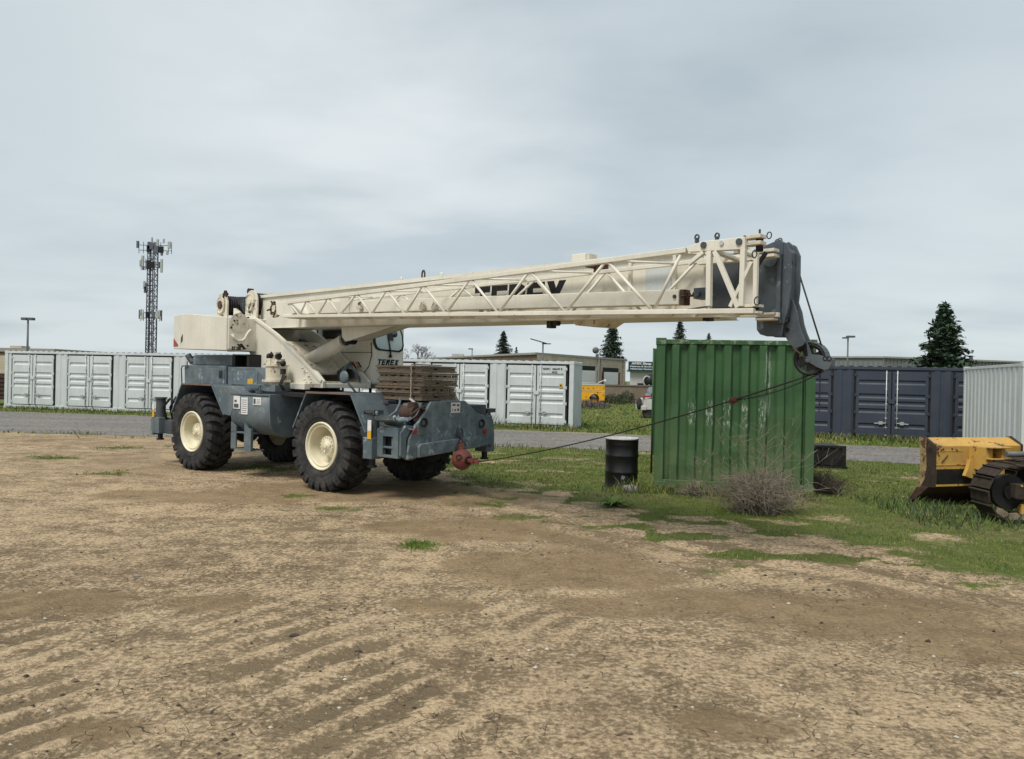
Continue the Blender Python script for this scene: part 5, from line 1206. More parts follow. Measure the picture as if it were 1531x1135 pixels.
def plat(yc,arms,name='antenna_frame'):
    q=MB(); z=zpx(yc)
    for dx in arms:
        q.tube([(0,0,z+.3),(dx,-.2,z+.3)],.05,4); q.tube([(0,0,z-.5),(dx,-.2,z-.5)],.05,4); q.tube([(dx,-.2,z-1.0),(dx,-.2,z+.8)],.05,4)
    return q.build(name,MT['tower'],o)
def panels(parent,lst):
    for (px,py,w,h,mat) in lst:
        dx=(px-229)*SS; z=zpx(py); q=MB(); q.box(dx-w/2,dx+w/2,-.75,-.5,z-h/2,z+h/2); q.build('antenna_panel',MT[mat],parent,.03)
f_=plat(370,[-2.1,-1.4,1.3,2.5,3.0]); panels(f_,[(209,367,.35,1.1,'tower'),(230,360,.22,.8,'antenna'),(238.5,364,.35,1.1,'antenna'),(247.5,361,.22,.7,'antenna'),(256,367,.45,1.1,'antenna'),(253,378,.3,.7,'antenna'),(229,369,1.0,1.0,'tower'),(244,374,.7,1.0,'gasket'),(236,374,.8,1.2,'tower'),(225,373,.5,1.0,'gasket'),(245,380,.3,.6,'tower')])
f_=plat(395,[-1.7,-1.0,1.4]); panels(f_,[(217,391,.35,1.6,'antenna'),(213.5,395,.22,1.0,'antenna'),(218,402,.3,.6,'tower'),(245,398,.35,2.1,'antenna'),(241,397,.3,1.0,'tower'),(226,397,.7,1.4,'gasket'),(231.5,397,.5,1.0,'gasket')])
f_=plat(430,[-.8]); panels(f_,[(220,427,.3,1.2,'antenna'),(221.5,434,.35,1.0,'tower'),(223,430,.4,1.2,'tower')])
f_=plat(471,[-1.6,-1.2,1.3,1.7]); panels(f_,[(216,468,.3,1.0,'antenna'),(218,473,.45,1.1,'antenna'),(213.5,471,.12,1.4,'tower'),(240,471,.45,1.2,'antenna'),(243.5,469,.25,1.0,'antenna'),(246,472,.12,1.6,'tower'),(225,471,.4,.9,'gasket'),(234,471,.5,.9,'tower')])
# ---- trees
def folmat(name,c):
    m=bpy.data.materials.new(name); t=NT(m); tc=t.n('ShaderNodeTexCoord').outputs['Object']
    t.out(t.mix(t.ramp(t.noise(tc,1.1,5),.3,.7),tuple(x*.6 for x in c),tuple(min(1,x*1.5) for x in c)),.8,0,None,.15); return m
MT['conifer']=folmat('conifer_green',(.052,.082,.052)); MT['bark']=paint('bark',(.07,.055,.045),.9,.2,3); MT['hedge']=folmat('hedge_green',(.05,.065,.035)); MT['twig']=paint('bare_twig',(.13,.11,.105),.9,.2,3)
def conifer(px,ytop,Y,ybot,halfw,label,seed,dens=1.0,topthin=.12,group=None):
    r2=random.Random(seed); t_=aty(px,ytop,Y); H=t_.z; zb=max(0.2,aty(px,ybot,Y).z); Wd=halfw*Y/F*1.22; dens=dens*1.2
    o=empty('conifer_tree',(t_.x,Y,0)); tag(o,label,'tree',group)
    q=MB(); q.tube([(0,0,0),(0,0,H*.5),(0,0,H*.98)],.25,8,.03); tk=q.build('trunk',MT['bark'],o)
    q=MB(); nb=int(190*dens)
    L=H-zb
    for i in range(nb):
        f=(i+.5)/nb; f=f**1.15; z=zb+L*(1-f)        # f=0 top .. reversed
        z=H-L*f; a=r2.uniform(0,2*PI); rr=Wd*(.05+.95*f**.82)*r2.uniform(.55,1.15)*(1+.28*noise.noise(Vector((math.cos(a)*1.5,math.sin(a)*1.5+seed,z*3/H))))
        if f<.06: rr=Wd*.10
        tip=Vector((rr*math.cos(a),rr*math.sin(a),z-rr*.16)); base=Vector((0,0,z+rr*.10))
        q.mi=1; q.tube([base,base.lerp(tip,.6),tip],.04,4,.012); q.mi=0
        m_=max(4,int(rr/Wd*15*max(.6,dens)))
        for k in range(m_):
            u=r2.uniform(.18,1.03); p=base.lerp(tip,u)+Vector((r2.gauss(0,1),r2.gauss(0,1),r2.gauss(0,.7)))*(.055*Wd)
            s=Wd*r2.uniform(.055,.125)
            d1=Vector((r2.gauss(0,1),r2.gauss(0,1),r2.gauss(0,.45))).normalized(); d2=d1.cross(Vector((r2.gauss(0,.5),r2.gauss(0,.5),1))).normalized()
            q.add([p-d1*s,p+d2*s*.5,p+d1*s*1.1,p-d2*s*.45],[(0,1,2,3)])
    for k in range(10): 
        z=H-r2.uniform(0,.10)*L; q.tube([(0,0,z-.1),(r2.uniform(-.1,.1)*Wd,0,z+.03*L)],.03,4,.01)
    q.build('crown',[MT['conifer'],MT['bark']],o,fix=False)
    return o
conifer(1412,455,52,553,34,'large dark conifer rising behind the right half of the navy container',1,1.9)
conifer(916,477,122,545,19,'narrow tall dark conifer between the garage and the sign building',2,1.5)
conifer(1017,478,130,528,14,'dark conifer whose tip shows over the left part of the green container',3,1.2)
conifer(1060,499,150,525,9,'tiny distant conifer tip peeking over the middle of the green container',4,.8)
conifer(753,496,175,531,13,'small conifer above the flat brown roof left of the solar lamp',5,1.2)
conifer(772,519,180,540,6,'smallest conifer, just a tip beside the small conifer over the brown roof',6,.6)
conifer(931,545,118,585,8,'short dark evergreen at the right side of the garage wall',8,.9)
def bare_tree(px,ytop,Y,hw,label,seed):
    r2=random.Random(seed); t_=aty(px,ytop,Y); H=t_.z; o=empty('bare_tree',(t_.x,Y,0)); tag(o,label,'tree')
    q=MB(); q.tube([(0,0,0),(0,0,H*.35)],.3,8,.2); q.build('trunk',MT['bark'],o)
    q=MB()
    def br(p,d,l,r,dep):
        e=p+d*l; q.tube([p,p.lerp(e,.5)+Vector((r2.gauss(0,.03),0,r2.gauss(0,.03)))*l,e],r,3,r*.6,cap=False)
        if dep==0: return
        for k in range(3 if dep>1 else 4):
            nd=(d+Vector((r2.gauss(0,.55),r2.gauss(0,.55),r2.gauss(0.1,.3)))).normalized(); br(e,nd,l*r2.uniform(.55,.8),r*.62,dep-1)
    for k in range(5): br(Vector((0,0,H*.33)),Vector((r2.gauss(0,.5),r2.gauss(0,.5),1)).normalized(),H*.24,.12,4)
    q.build('crown',MT['twig'],o,fix=False)
bare_tree(625,513,140,18,'leafless pale grey tree above the container roof right of the cab',4)
def hedge(px0,px1,ytop,Y,label,seed,cat='hedge'):
    r2=random.Random(seed); a=aty(px0,ytop,Y); b_=aty(px1,ytop,Y); o=empty('distant_hedge',(a.x,Y,0)); tag(o,label,cat)
    q=MB(); L=b_.x-a.x; H=a.z
    for k in range(int(L*38)):
        x=r2.uniform(0,L); y=r2.uniform(0,2.5); z=r2.uniform(0,1)**.6*H*(.72+.36*noise.noise(Vector((x*.25,seed,0)))+.1)
        p=Vector((x,y,z)); s=r2.uniform(.15,.35); d1=Vector((r2.gauss(0,1),r2.gauss(0,1),r2.gauss(0,.8))).normalized(); d2=d1.cross(Vector((r2.gauss(0,1),r2.gauss(0,1),1))).normalized()
        q.add([p-d1*s,p+d2*s*.6,p+d1*s,p-d2*s*.6],[(0,1,2,3)])
    q.build('foliage',MT['hedge'],o,fix=False)
hedge(1440,1560,535,140,'far dark line of hedge above the metal warehouse at right',3)
# shrubs against the retaining wall
def shrub(name,c,rx,rz,seed,label,cat,mat,n=500,group=None,leaf=.05,up=.6):
    r2=random.Random(seed); o=empty(name,c); tag(o,label,cat,group); q=MB()
    for k in range(n):
        a=r2.uniform(0,2*PI); rr=rx*math.sqrt(r2.random()); z=rz*r2.random()*(1-.6*(rr/rx)**2)
        p=Vector((rr*math.cos(a),rr*math.sin(a)*.6,z)); s=leaf*r2.uniform(.6,1.4); d1=Vector((r2.gauss(0,1),r2.gauss(0,1),abs(r2.gauss(0,1))+up)).normalized(); d2=d1.cross(Vector((r2.gauss(0,1),r2.gauss(0,1),.3))).normalized()
        q.add([p,p+d1*s+d2*s*.25,p+d1*s*2,p+d1*s-d2*s*.25],[(0,1,2,3)])
    q.build('leaves',mat,o,fix=False); return o
shrub('shrub',(onz(921,606).x,59,0),1.1,.75,2,'dark low shrub at the foot of the retaining wall right of the yellow truck','shrub',MT['hedge'],900,leaf=.10)
shrub('shrub',(aty(937,600,61).x,61,0),.7,1.0,5,'small dark bush against the middle of the retaining wall','shrub',MT['hedge'],700,leaf=.10)
shrub('shrub',(onz(880,612).x,50,0),1.6,.4,6,'low brown weeds in front of the yellow truck wheel','shrub',MT['twig'],900,leaf=.12)
# ================================================================ GROUND
def interp(tab,x):
    if x<=tab[0][0]: return tab[0][1]
    for (a,b),(c,d) in zip(tab,tab[1:]):
        if x<=c: return b+(d-b)*(x-a)/(c-a)
    return tab[-1][1]
YB=[(-2.6,26),(-1.9,16.2),(-1.3,14.8),(-.06,13.1),(1.1,11.9),(2.15,10.5),(3.57,9.4),(4.9,7.6),(8,5.4),(14,2.5)]
YN=[(-60,27),(-30,24.5),(-15,22.4),(-10.8,21.9),(2.5,20.9),(9.4,19.0),(20,15.5),(60,3)]
YF=[(-60,38),(-30,33.5),(-15.8,31.6),(3.2,27.0),(11.9,24.0),(25,19.5),(70,6)]
def nz(x,y,s,o=0): return noise.noise(Vector((x*s+o,y*s-o,o*1.7)))
def sst(a,b,x): t=max(0,min(1,(x-a)/(b-a))); return t*t*(3-2*t)
patches=[(onz(90,685),.55),(onz(70,683),.4),(onz(160,709),.5),(onz(185,707),.4),(onz(400,700),1.1),(onz(440,742),.3),(onz(505,760),.35),(onz(300,668),.8),(onz(180,670),.7)]
def grass_d(x,y):
    yn=interp(YN,x); yf=interp(YF,x)
    if y>yf-.35*abs(nz(x,y,.9,4))-.1: return .9*sst(-.1,.35,y-yf+.4*nz(x,y,1.5,9)+.15)
    if y>yn:
        return 0.5*sst(.5,.0,y-yn)*sst(-.2,.2,nz(x,y,.8,2)+.1)
    d=y-interp(YB,x)+1.1*nz(x,y,.55,1)+.9*nz(x,y,1.7,5)+.5*nz(x,y,4.5,15)
    g=sst(-.2,.5,d)*(.86+.35*nz(x,y,.5,8)+.4*nz(x,y,1.6,3))*(.40+.60*sst(-.58,-.28,nz(x,y*1.3,.9,27)+.3*nz(x,y,4,28)))
    if -2.9<d<.4 and x>-1.6: g=max(g,sst(.08,.40,nz(x,y*1.5,1.3,7)+.32*nz(x,y,5,1)+.2*nz(x,y,13,1))*.85*sst(-3.1,-1.5,d))
    if x<-2 and abs(y-yn)<1.3: g=max(g,.55*sst(1.3,.2,abs(y-yn))*sst(-.05,.25,nz(x*.5,y*2,1.1,6)))
    if d<0 and x<-1.0:
        for c,r in patches:
            q=math.hypot((x-c.x),(y-c.y)*1.5)/r
            if q<1.3: g=max(g,sst(1.1,.3,q+.5*nz(x,y,3,2)+.6*nz(x,y,9,2))*.8)
    return max(0,min(1,g))
tdir=Vector((.58,.81)); tn=Vector((-.81,.58))
def track(x,y):
    c=(x*tn.x+y*tn.y); m=sst(-5.2,-4.0,x)*sst(1.4,-.3,x)*sst(2.2,2.8,y)*sst(7.2,5.6,y)
    if m<=0: return 0
    m*=sst(-.35,.1,nz(x,y,.45,11)+.12)
    # two bands of lug prints with bare soil between them
    al=(x*tdir.x+y*tdir.y); band=.5+.5*math.cos(2*PI*(al-.35*c)/2.1)
    m*=sst(.12,.5,band)
    return m*(lambda s: 1.35*max(0,s)**.7-.65)(math.sin(2*PI*(c+.10*nz(x,y,.9,3)+.04*nz(x,y,3.5,6))/.285))*(.6+.8*max(-.3,nz(x,y,1.3,23)+.25))
def ground_z(x,y):
    f=sst(17,14,y)*sst(-14,-10,x)*sst(16,12,x)
    if f<=0: return 0
    z=.014*nz(x,y,.9,1)+.010*nz(x,y,2.6,2)+.005*nz(x,y,8,3)
    z+=.014*track(x,y)
    d=y-interp(YB,x)
    rut=sst(-3.4,-2.6,d)*sst(-.2,-.8,d)*sst(-2.4,-1,x)
    z+=.012*rut*math.sin(d*7.5+1.2*nz(x,y,.5,5))
    return z*f
def rutf(x,y):
    d=y-interp(YB,x); return sst(-4.2,-3.2,d)*sst(-.2,-.8,d)*sst(-2.4,-1,x)*math.sin(d*6.3+1.6*nz(x,y,.4,5))*(.4+.9*nz(x,y,.5,19))
def axis_pts(segs):
    out=[]
    for a,b,s in segs:
        n=max(1,int(round((b-a)/s))); out+=[a+(b-a)*i/n for i in range(n)]
    out.append(segs[-1][1]); return out
xs=axis_pts([(-420,-60,60),(-60,-24,3),(-24,-9,.3),(-9,-4.5,.09),(-4.5,4,.045),(4,9,.08),(9,18,.3),(18,60,3),(60,420,60)])
ys=axis_pts([(-30,1.5,3),(1.5,7.5,.045),(7.5,13,.07),(13,20,.14),(20,36,.3),(36,80,3),(80,900,60)])
vs=[];G=[];T=[];DA=[]
dpat=[(onz(560,735),3.0,1.3),(onz(330,742),1.8,.8),(onz(700,790),1.5,.8),(onz(830,850),1.4,.9),(onz(1330,925),1.6,.75),(onz(1130,900),1.0,.5),(onz(1480,960),1.0,.7),(onz(960,905),.9,.45),(onz(60,905),.8,.5),(onz(640,905),.45,.25),(onz(320,900),.4,.28),(onz(1100,1080),.5,.25),(onz(150,1090),.35,.15)]
def damp(x,y):
    g=0
    for c,a,b in dpat:
        if abs(x-c.x)>a*1.4 or abs(y-c.y)>b*1.6: continue
        q=math.hypot((x-c.x)/a,(y-c.y)/b)+.45*nz(x,y,1.1,41)+.25*nz(x,y,3.3,42); g=max(g,sst(1.15,.55,q))
    return g
for y in ys:
    for x in xs:
        vs.append((x,y,ground_z(x,y)-.001*0)); 
        DA.append(damp(x,y) if (2<y<16 and abs(x)<9) else 0)
        G.append(grass_d(x,y) if y<90 and abs(x)<60 else .9); T.append(.5+(.5*track(x,y) if (2<y<8 and -6<x<2) else 0)+(.22*rutf(x,y) if (5<y<15 and -3<x<9) else 0))
nx=len(xs); fs=[(j*nx+i,j*nx+i+1,(j+1)*nx+i+1,(j+1)*nx+i) for j in range(len(ys)-1) for i in range(nx-1)]
me=bpy.data.meshes.new('ground'); me.from_pydata(vs,[],fs)
a_=me.attributes.new('grass','FLOAT','POINT'); a_.data.foreach_set('value',G)
a_=me.attributes.new('track','FLOAT','POINT'); a_.data.foreach_set('value',T)
a_=me.attributes.new('damp','FLOAT','POINT'); a_.data.foreach_set('value',DA)
me.polygons.foreach_set('use_smooth',[True]*len(fs))
m=bpy.data.materials.new('sandy_dirt'); t=NT(m); tc=t.n('ShaderNodeTexCoord').outputs['Object']
ga=t.n('ShaderNodeAttribute',attribute_name='grass').outputs['Fac']; ta=t.n('ShaderNodeAttribute',attribute_name='track').outputs['Fac']
big=t.noise(tc,.22,4,.5); mid=t.noise(t.mapping(tc,(1,1.25,1)),1.35,12,.70,.25); fine=t.noise(tc,26,6,.7); grain=t.noise(tc,120,3,.6)
blot=t.noise(tc,5.5,10,.72)
f=t.math('ADD',t.math('MULTIPLY',mid,.45),t.math('MULTIPLY',blot,.45)); f=t.math('ADD',f,t.math('MULTIPLY',t.math('SUBTRACT',ta,.5),.26)); f=t.math('ADD',f,t.math('MULTIPLY',t.math('SUBTRACT',big,.5),.22)); f=t.math('ADD',f,t.math('MULTIPLY',t.math('SUBTRACT',fine,.5),.60))
pm=t.ramp(f,.385,.515)
light=t.mix(t.ramp(fine,.35,.65),(.47,.342,.202),(.75,.572,.370))
dark=t.mix(t.ramp(t.noise(tc,.7,5),.35,.65),(.180,.135,.080),(.248,.188,.113))
brown=t.mix(t.ramp(t.noise(tc,.35,5,.6),.52,.68),dark,(.20,.135,.08))
c=t.mix(pm,brown,light)
c=t.mix(t.math('MULTIPLY',t.ramp(grain,.38,.62),.36),c,(.19,.14,.088))
c=t.mix(t.math('MULTIPLY',t.ramp(t.noise(tc,.16,6,.6),.50,.64),.55),c,(.215,.155,.095))
# scattered pale and dark grit
vor=t.n('ShaderNodeTexVoronoi'); vor.inputs['Scale'].default_value=22; t.l(tc,vor.inputs['Vector'])
pk=t.math('MULTIPLY',t.ramp(vor.outputs['Distance'],.10,.16,(1,1,1,1),(0,0,0,1)),t.ramp(t.noise(tc,3,4),.55,.62))
c=t.mix(t.math('MULTIPLY',pk,.7),c,t.mix(vor.outputs['Color'],(.10,.075,.05),(.52,.46,.37)))
da=t.n('ShaderNodeAttribute',attribute_name='damp').outputs['Fac']
dm=t.ramp(t.math('ADD',da,t.math('MULTIPLY',t.math('SUBTRACT',blot,.5),1.5)),.25,.85)
c=t.mix(t.math('MULTIPLY',dm,.72),c,t.mix(t.ramp(t.noise(tc,2.2,7,.65),.35,.65),(.200,.140,.076),(.300,.215,.120)))
# cracks
vc=t.n('ShaderNodeTexVoronoi',feature='DISTANCE_TO_EDGE'); vc.inputs['Scale'].default_value=7; t.l(t.mix(.08,tc,t.n('ShaderNodeTexNoise').outputs['Color']),vc.inputs['Vector'])
ck=t.math('MULTIPLY',t.ramp(vc.outputs['Distance'],.006,.018,(1,1,1,1),(0,0,0,1)),t.ramp(t.noise(tc,.9,4),.47,.53)); ck=t.math('MULTIPLY',ck,t.ramp(t.noise(tc,8,3),.45,.55))
c=t.mix(t.math('MULTIPLY',ck,.75),c,(.05,.038,.027))
gc=t.mix(t.ramp(t.noise(tc,2.3,8,.7),.35,.65),(.080,.120,.024),(.185,.205,.055)); gc=t.mix(t.math('MULTIPLY',t.ramp(t.noise(tc,.45,5,.6),.52,.66),.6),gc,(.17,.145,.08))
gc=t.mix(t.math('MULTIPLY',t.ramp(t.noise(tc,40,3),.4,.65),.5),gc,(.045,.05,.02))
gm=t.ramp(t.math('ADD',ga,t.math('MULTIPLY',t.math('SUBTRACT',t.noise(tc,9,9,.75),.5),1.7)),.25,.68)
c=t.mix(gm,c,gc)
hgt=t.math('ADD',t.math('MULTIPLY',f,1.6),t.math('ADD',t.math('MULTIPLY',fine,.55),t.math('MULTIPLY',grain,.25))); hgt=t.math('SUBTRACT',hgt,t.math('MULTIPLY',ck,.4))
t.out(c,.92,0,t.bump(hgt,.85,.035),.12)
me.materials.append(m); go=bpy.data.objects.new('ground',me); col.objects.link(go); tag(go,'sandy dirt yard',None,None,'structure')
# gravel road
rows=[]; N=220; q=MB()
rx=[-60+ i*.55 for i in range(int(120/.55))]
vs=[]; 
for x in rx:
    a=interp(YN,x)+.25*nz(x,0,.7,3)+.12*nz(x,0,3,5); b=interp(YF,x)-.15+.2*nz(x,0,.8,13)
    for k in range(7): vs.append((x,a+(b-a)*k/6,.006+(.012 if 0<k<6 else 0)))
fs=[(i*7+k,(i+1)*7+k,(i+1)*7+k+1,i*7+k+1) for i in range(len(rx)-1) for k in range(6)]
q.add(vs,fs,True)
m=bpy.data.materials.new('grey_gravel'); t=NT(m); tc=t.n('ShaderNodeTexCoord').outputs['Object']
c=t.mix(t.ramp(t.noise(tc,9,8,.75),.35,.65),(.07,.066,.062),(.23,.215,.20)); c=t.mix(t.ramp(t.noise(t.mapping(tc,(.15,1,1)),.9,4),.45,.62),c,t.mix(.45,c,(.30,.26,.20)))
vor=t.n('ShaderNodeTexVoronoi'); vor.inputs['Scale'].default_value=14; t.l(tc,vor.inputs['Vector'])
c=t.mix(.5,c,t.mix(vor.outputs['Color'],(.05,.047,.045),(.34,.32,.30)))
t.out(c,.9,0,t.bump(t.math('ADD',vor.outputs['Distance'],t.noise(tc,25,4)),.8,.03),.15)
o=q.build('gravel_road',m,fix=False); tag(o,'grey gravel road crossing behind the crane',None,None,'structure')
# ---- grass blades
def leafmat(name,c,v=.35):
    m=bpy.data.materials.new(name); t=NT(m); tc=t.n('ShaderNodeTexCoord').outputs['Object']
    t.out(t.mix(t.ramp(t.noise(tc,1.7,6,.7),.3,.7),tuple(x*(1-v) for x in c),tuple(x*(1+v) for x in c)),.65,0,None,.2); return m
MT['grass']=leafmat('grass_green',(.118,.178,.034)); MT['grass_dry']=leafmat('grass_dry',(.25,.225,.080)); MT['grass_dark']=leafmat('weed_green',(.065,.092,.042)); MT['brush']=paint('dead_brush',(.21,.175,.135),.9,.3,4)
r2=random.Random(11)
gv=[];gf=[];gm_=[]
def blade(x,y,z,h,w,lean,mi):
    a=r2.uniform(0,2*PI); b=r2.uniform(0,2*PI); dx,dy=math.cos(a)*w/2,math.sin(a)*w/2; lx,ly=math.cos(b)*lean*h,math.sin(b)*lean*h
    k=len(gv); gv.extend(((x-dx,y-dy,z-.005),(x+dx,y+dy,z-.005),(x+dx*.7+lx*.4,y+dy*.7+ly*.4,z+h*.6),(x-dx*.7+lx*.4,y-dy*.7+ly*.4,z+h*.6),(x+lx,y+ly,z+h)))
    gf.append((k,k+1,k+2,k+3)); gf.append((k+3,k+2,k+4)); gm_.extend((mi,mi))
def scat(x0,x1,y0,y1,n,hs,w,dens):
    for i in range(n):
        x=r2.uniform(x0,x1); y=r2.uniform(y0,y1)
        if abs(x)>y*.74+1: continue
        g=grass_d(x,y)
        if r2.random()>g*dens: continue
        cl=nz(x,y,2.2,20); h=hs*(.55+.9*max(0,cl+.3))*r2.uniform(.6,1.3)
        rr=r2.random()+.5*nz(x,y,.6,31)
        blade(x,y,ground_z(x,y),h,w*r2.uniform(.7,1.3),r2.uniform(.2,1.1),0 if rr<.55 else (2 if rr<.78 else 1))
scat(-9,12,6,12.5,100000,.026,.009,.95)
scat(-12,16,12.5,20.5,120000,.036,.015,.9)
scat(-26,22,20.5,34,60000,.11,.03,.8)
scat(1,10,27,62,14000,.07,.06,.6)
# taller rough growth along the feet of things
def fringe(p,q_,n,h,w,spread,mi=(0,2,1)):
    for i in range(n):
        t_=r2.random(); x=p[0]+(q_[0]-p[0])*t_+r2.gauss(0,spread); y=p[1]+(q_[1]-p[1])*t_+r2.gauss(0,spread)
        blade(x,y,0,h*r2.uniform(.4,1.3),w,r2.uniform(.1,.8),mi[r2.randrange(len(mi))])
fringe((2.4,13.05),(5.0,12.6),1500,.17,.014,.10)
fringe((1.9,13.0),(2.5,13.2),260,.22,.012,.12)
fringe((1.6,13.1),(2.3,13.0),160,.12,.012,.08)
a=wpos(0); b=wpos(12); fringe((a.x,a.y-.15),(b.x,b.y-.15),2600,.22,.03,.14)
a=wpos(3.2); fringe((a.x,a.y-.2),(a.x-1.2,a.y+.1),300,.5,.03,.2)
a=wpos(14); b=wpos(26.2); fringe((a.x,a.y-.1),(b.x,b.y-.1),1500,.16,.03,.12)
a=np0+nd*(-1); b=np0+nd*6; fringe((a.x,a.y-.25),(b.x,b.y-.25),1800,.22,.03,.16)
fringe((5.0,13.5),(5.6,15.5),500,.35,.012,.2,(2,1))
# dark weeds at the blade and track of the bulldozer
for i in range(5200):
    x=r2.uniform(5.7,9.0); y=r2.uniform(10.2,12.9); k=((x-7.2)/1.7)**2+((y-11.6)/1.2)**2
    if r2.random()>math.exp(-k*1.1): continue
    if y>12.0 and x>6.9: continue
    blade(x,y,0,r2.uniform(.05,.17),.016,r2.uniform(.3,1.1),2 if r2.random()<.7 else 0)
me=bpy.data.meshes.new('grass'); me.from_pydata(gv,[],gf)
for k in ('grass','grass_dry','grass_dark'): me.materials.append(MT[k])
me.polygons.foreach_set('material_index',gm_); o=bpy.data.objects.new('grass',me); col.objects.link(o); tag(o,'patchy short green grass and weeds','grass',None,'stuff')
# single plants
def rosette(c,n,L,w,seed,label,name='weed_plant',mat='grass_dark',up=.9):
    r3=random.Random(seed); o=empty(name,c); tag(o,label,'plant'); q=MB()
    for k in range(n):
        a=r3.uniform(0,2*PI); l=L*r3.uniform(.55,1.1); e=r3.uniform(.25,up); pr=None
        for i in range(5):
            t_=i/4; rr=l*t_*(1-.15*t_); z=l*(e*t_-1.0*e*t_*t_*.75); ww=w*(.5+t_*1.2 if t_<.5 else 1.1*(1-t_)*2+.02)/2
            x,y=rr*math.cos(a),rr*math.sin(a); s=(-math.sin(a)*ww,math.cos(a)*ww)
            P=((x-s[0],y-s[1],z+.01),(x+s[0],y+s[1],z+.01))
            if pr: q.add([pr[0],pr[1],P[1],P[0]],[(0,1,2,3)],True)
            pr=P
    q.build('leaves',MT[mat],o,fix=False); return o
p=onz(917,757); rosette((p.x,p.y,0),60,.44,.040,3,'leafy green rosette weed with long drooping leaves in front of the black drum',mat='grass')
p=onz(627,817); o=empty('grass_tuft',(p.x,p.y,0)); tag(o,'lone bright green grass tuft on bare dirt in front of the crane','plant'); q=MB()
for k in range(700):
    x=r2.gauss(0,.10); y=r2.gauss(0,.10); h=r2.uniform(.015,.075); a=r2.uniform(0,PI); w=.005; lx,ly=r2.gauss(0,.04),r2.gauss(0,.04)
    q.add([(x-w*math.cos(a),y-w*math.sin(a),0),(x+w*math.cos(a),y+w*math.sin(a),0),(x+lx,y+ly,h)],[(0,1,2)])
q.build('leaves',MT['grass'],o,fix=False)
# dead bush
def brush(c,R_,H_,n,seed,label,mat,name='dead_bush',tall=8):
    r3=random.Random(seed); o=empty(name,c); tag(o,label,'bush'); q=MB()
    for k in range(n):
        a=r3.uniform(0,2*PI); b0=Vector((r3.gauss(0,.26)*R_,r3.gauss(0,.2)*R_,0)); rr=R_*math.sqrt(r3.uniform(.02,1)); hh=H_*r3.uniform(.35,1.0)*(1-.45*(rr/R_)**2)
        d=Vector((math.cos(a),math.sin(a)*.75,0)); 
        pts=[b0]
        for i in range(1,6):
            t_=i/5; pts.append(b0+d*rr*t_**.8*(1+.25*math.sin(i*1.3+k))+Vector((0,0,hh*(1.9*t_-1.0*t_*t_)*(1 if t_<.8 else .93)))+Vector((r3.gauss(0,.045),r3.gauss(0,.04),r3.gauss(0,.035))))
        q.tube(pts,r3.choice((.0045,.0055,.0085)),3,.0025,cap=False)
        for j in range(4):
            i=r3.randrange(2,6); p=pts[min(i,5)]; e=d+Vector((r3.gauss(0,.8),r3.gauss(0,.8),r3.gauss(.25,.6))); e.normalize(); l=r3.uniform(.08,.28)
            q.tube([p,p+e*l*.5+Vector((0,0,.02)),p+e*l+Vector((r3.gauss(0,.02),0,r3.gauss(-.01,.03)))],.0030,3,.0014,cap=False)
    for k in range(tall):
        a=r3.uniform(-.9,.9); l=H_*r3.uniform(1.1,1.75); d=Vector((math.sin(a)*.8,r3.gauss(0,.2),1)).normalized(); b0=Vector((r3.uniform(-.5,.5)*R_,0,.1))
        m_=b0+d*l*.6; e=m_+Vector((math.sin(a)*1.2,0,.7)).normalized()*l*.5; q.tube([b0,m_,e],.0034,3,.0015,cap=False)
        for j in range(5):
            p=m_.lerp(e,r3.random()); q.tube([p,p+Vector((r3.gauss(0,.12),r3.gauss(0,.1),r3.uniform(.03,.16)))],.002,3,cap=False)
    q.build('branches',mat,o,fix=False); return o
p=onz(1142,768); brush((p.x,p.y+.15,0),.66,.78,380,5,'tangled leafless grey brown bush growing against the green container',MT['brush'],tall=22)
p=onz(1236,742); brush((p.x+.05,p.y+.3,0),.38,.45,120,8,'smaller dark dead brush at the right corner of the green container',MT['bark'],tall=7)
p=onz(1035,742); brush((p.x,p.y-.05,0),.25,.35,30,9,'few thin dry stalks at the left foot of the green container',MT['brush'],'dry_stalks',tall=4)
# clods, pebbles and twigs
q=MB(); r2=random.Random(5)
MT['clod']=paint('dirt_clod',(.16,.12,.08),.95,.4,30,bump=.6); MT['pebble']=paint('pale_pebble',(.45,.41,.34),.85,.3,20); MT['darkclod']=paint('dark_clod',(.05,.04,.032),.95,.4,20,bump=.5)
for k in range(2600):
    y=2.4+9*r2.random()**1.6; x=r2.uniform(-.72,.72)*y
    if grass_d(x,y)>.5: continue
    if nz(x,y,.6,17)<-.12 and r2.random()<.75: continue
    s=r2.choice([.005,.006,.008,.010,.014])*r2.uniform(.7,1.3)*(1 if r2.random()<.97 else 1.9)
    q.mi=0 if r2.random()<.60 else (1 if r2.random()<.45 else 2); z=ground_z(x,y)+s*.2
    v=[(x+s*r2.uniform(.8,1.5),y,z),(x,y+s*r2.uniform(.7,1.3),z),(x-s*r2.uniform(.8,1.5),y,z),(x,y-s*r2.uniform(.7,1.3),z),(x+r2.gauss(0,.2)*s,y,z+s*r2.uniform(.5,.9)),(x,y,z-s)]
    q.add(v,[(0,1,4),(1,2,4),(2,3,4),(3,0,4),(1,0,5),(2,1,5),(3,2,5),(0,3,5)])
o=q.build('pebbles',[MT['clod'],MT['pebble'],MT['darkclod']],fix=False); tag(o,'small clods and pebbles scattered over the dirt','pebbles',None,'stuff')
q=MB()
for k in range(150):
    y=2.5+7*r2.random()**1.4; x=r2.uniform(-.7,.7)*y; a=r2.uniform(0,PI); l=r2.uniform(.03,.11); z=ground_z(x,y)+.004
    q.tube([(x,y,z),(x+l*.5*math.cos(a),y+l*.5*math.sin(a),z+.006),(x+l*math.cos(a+.3),y+l*math.sin(a+.3),z)],.0022,4,cap=False)
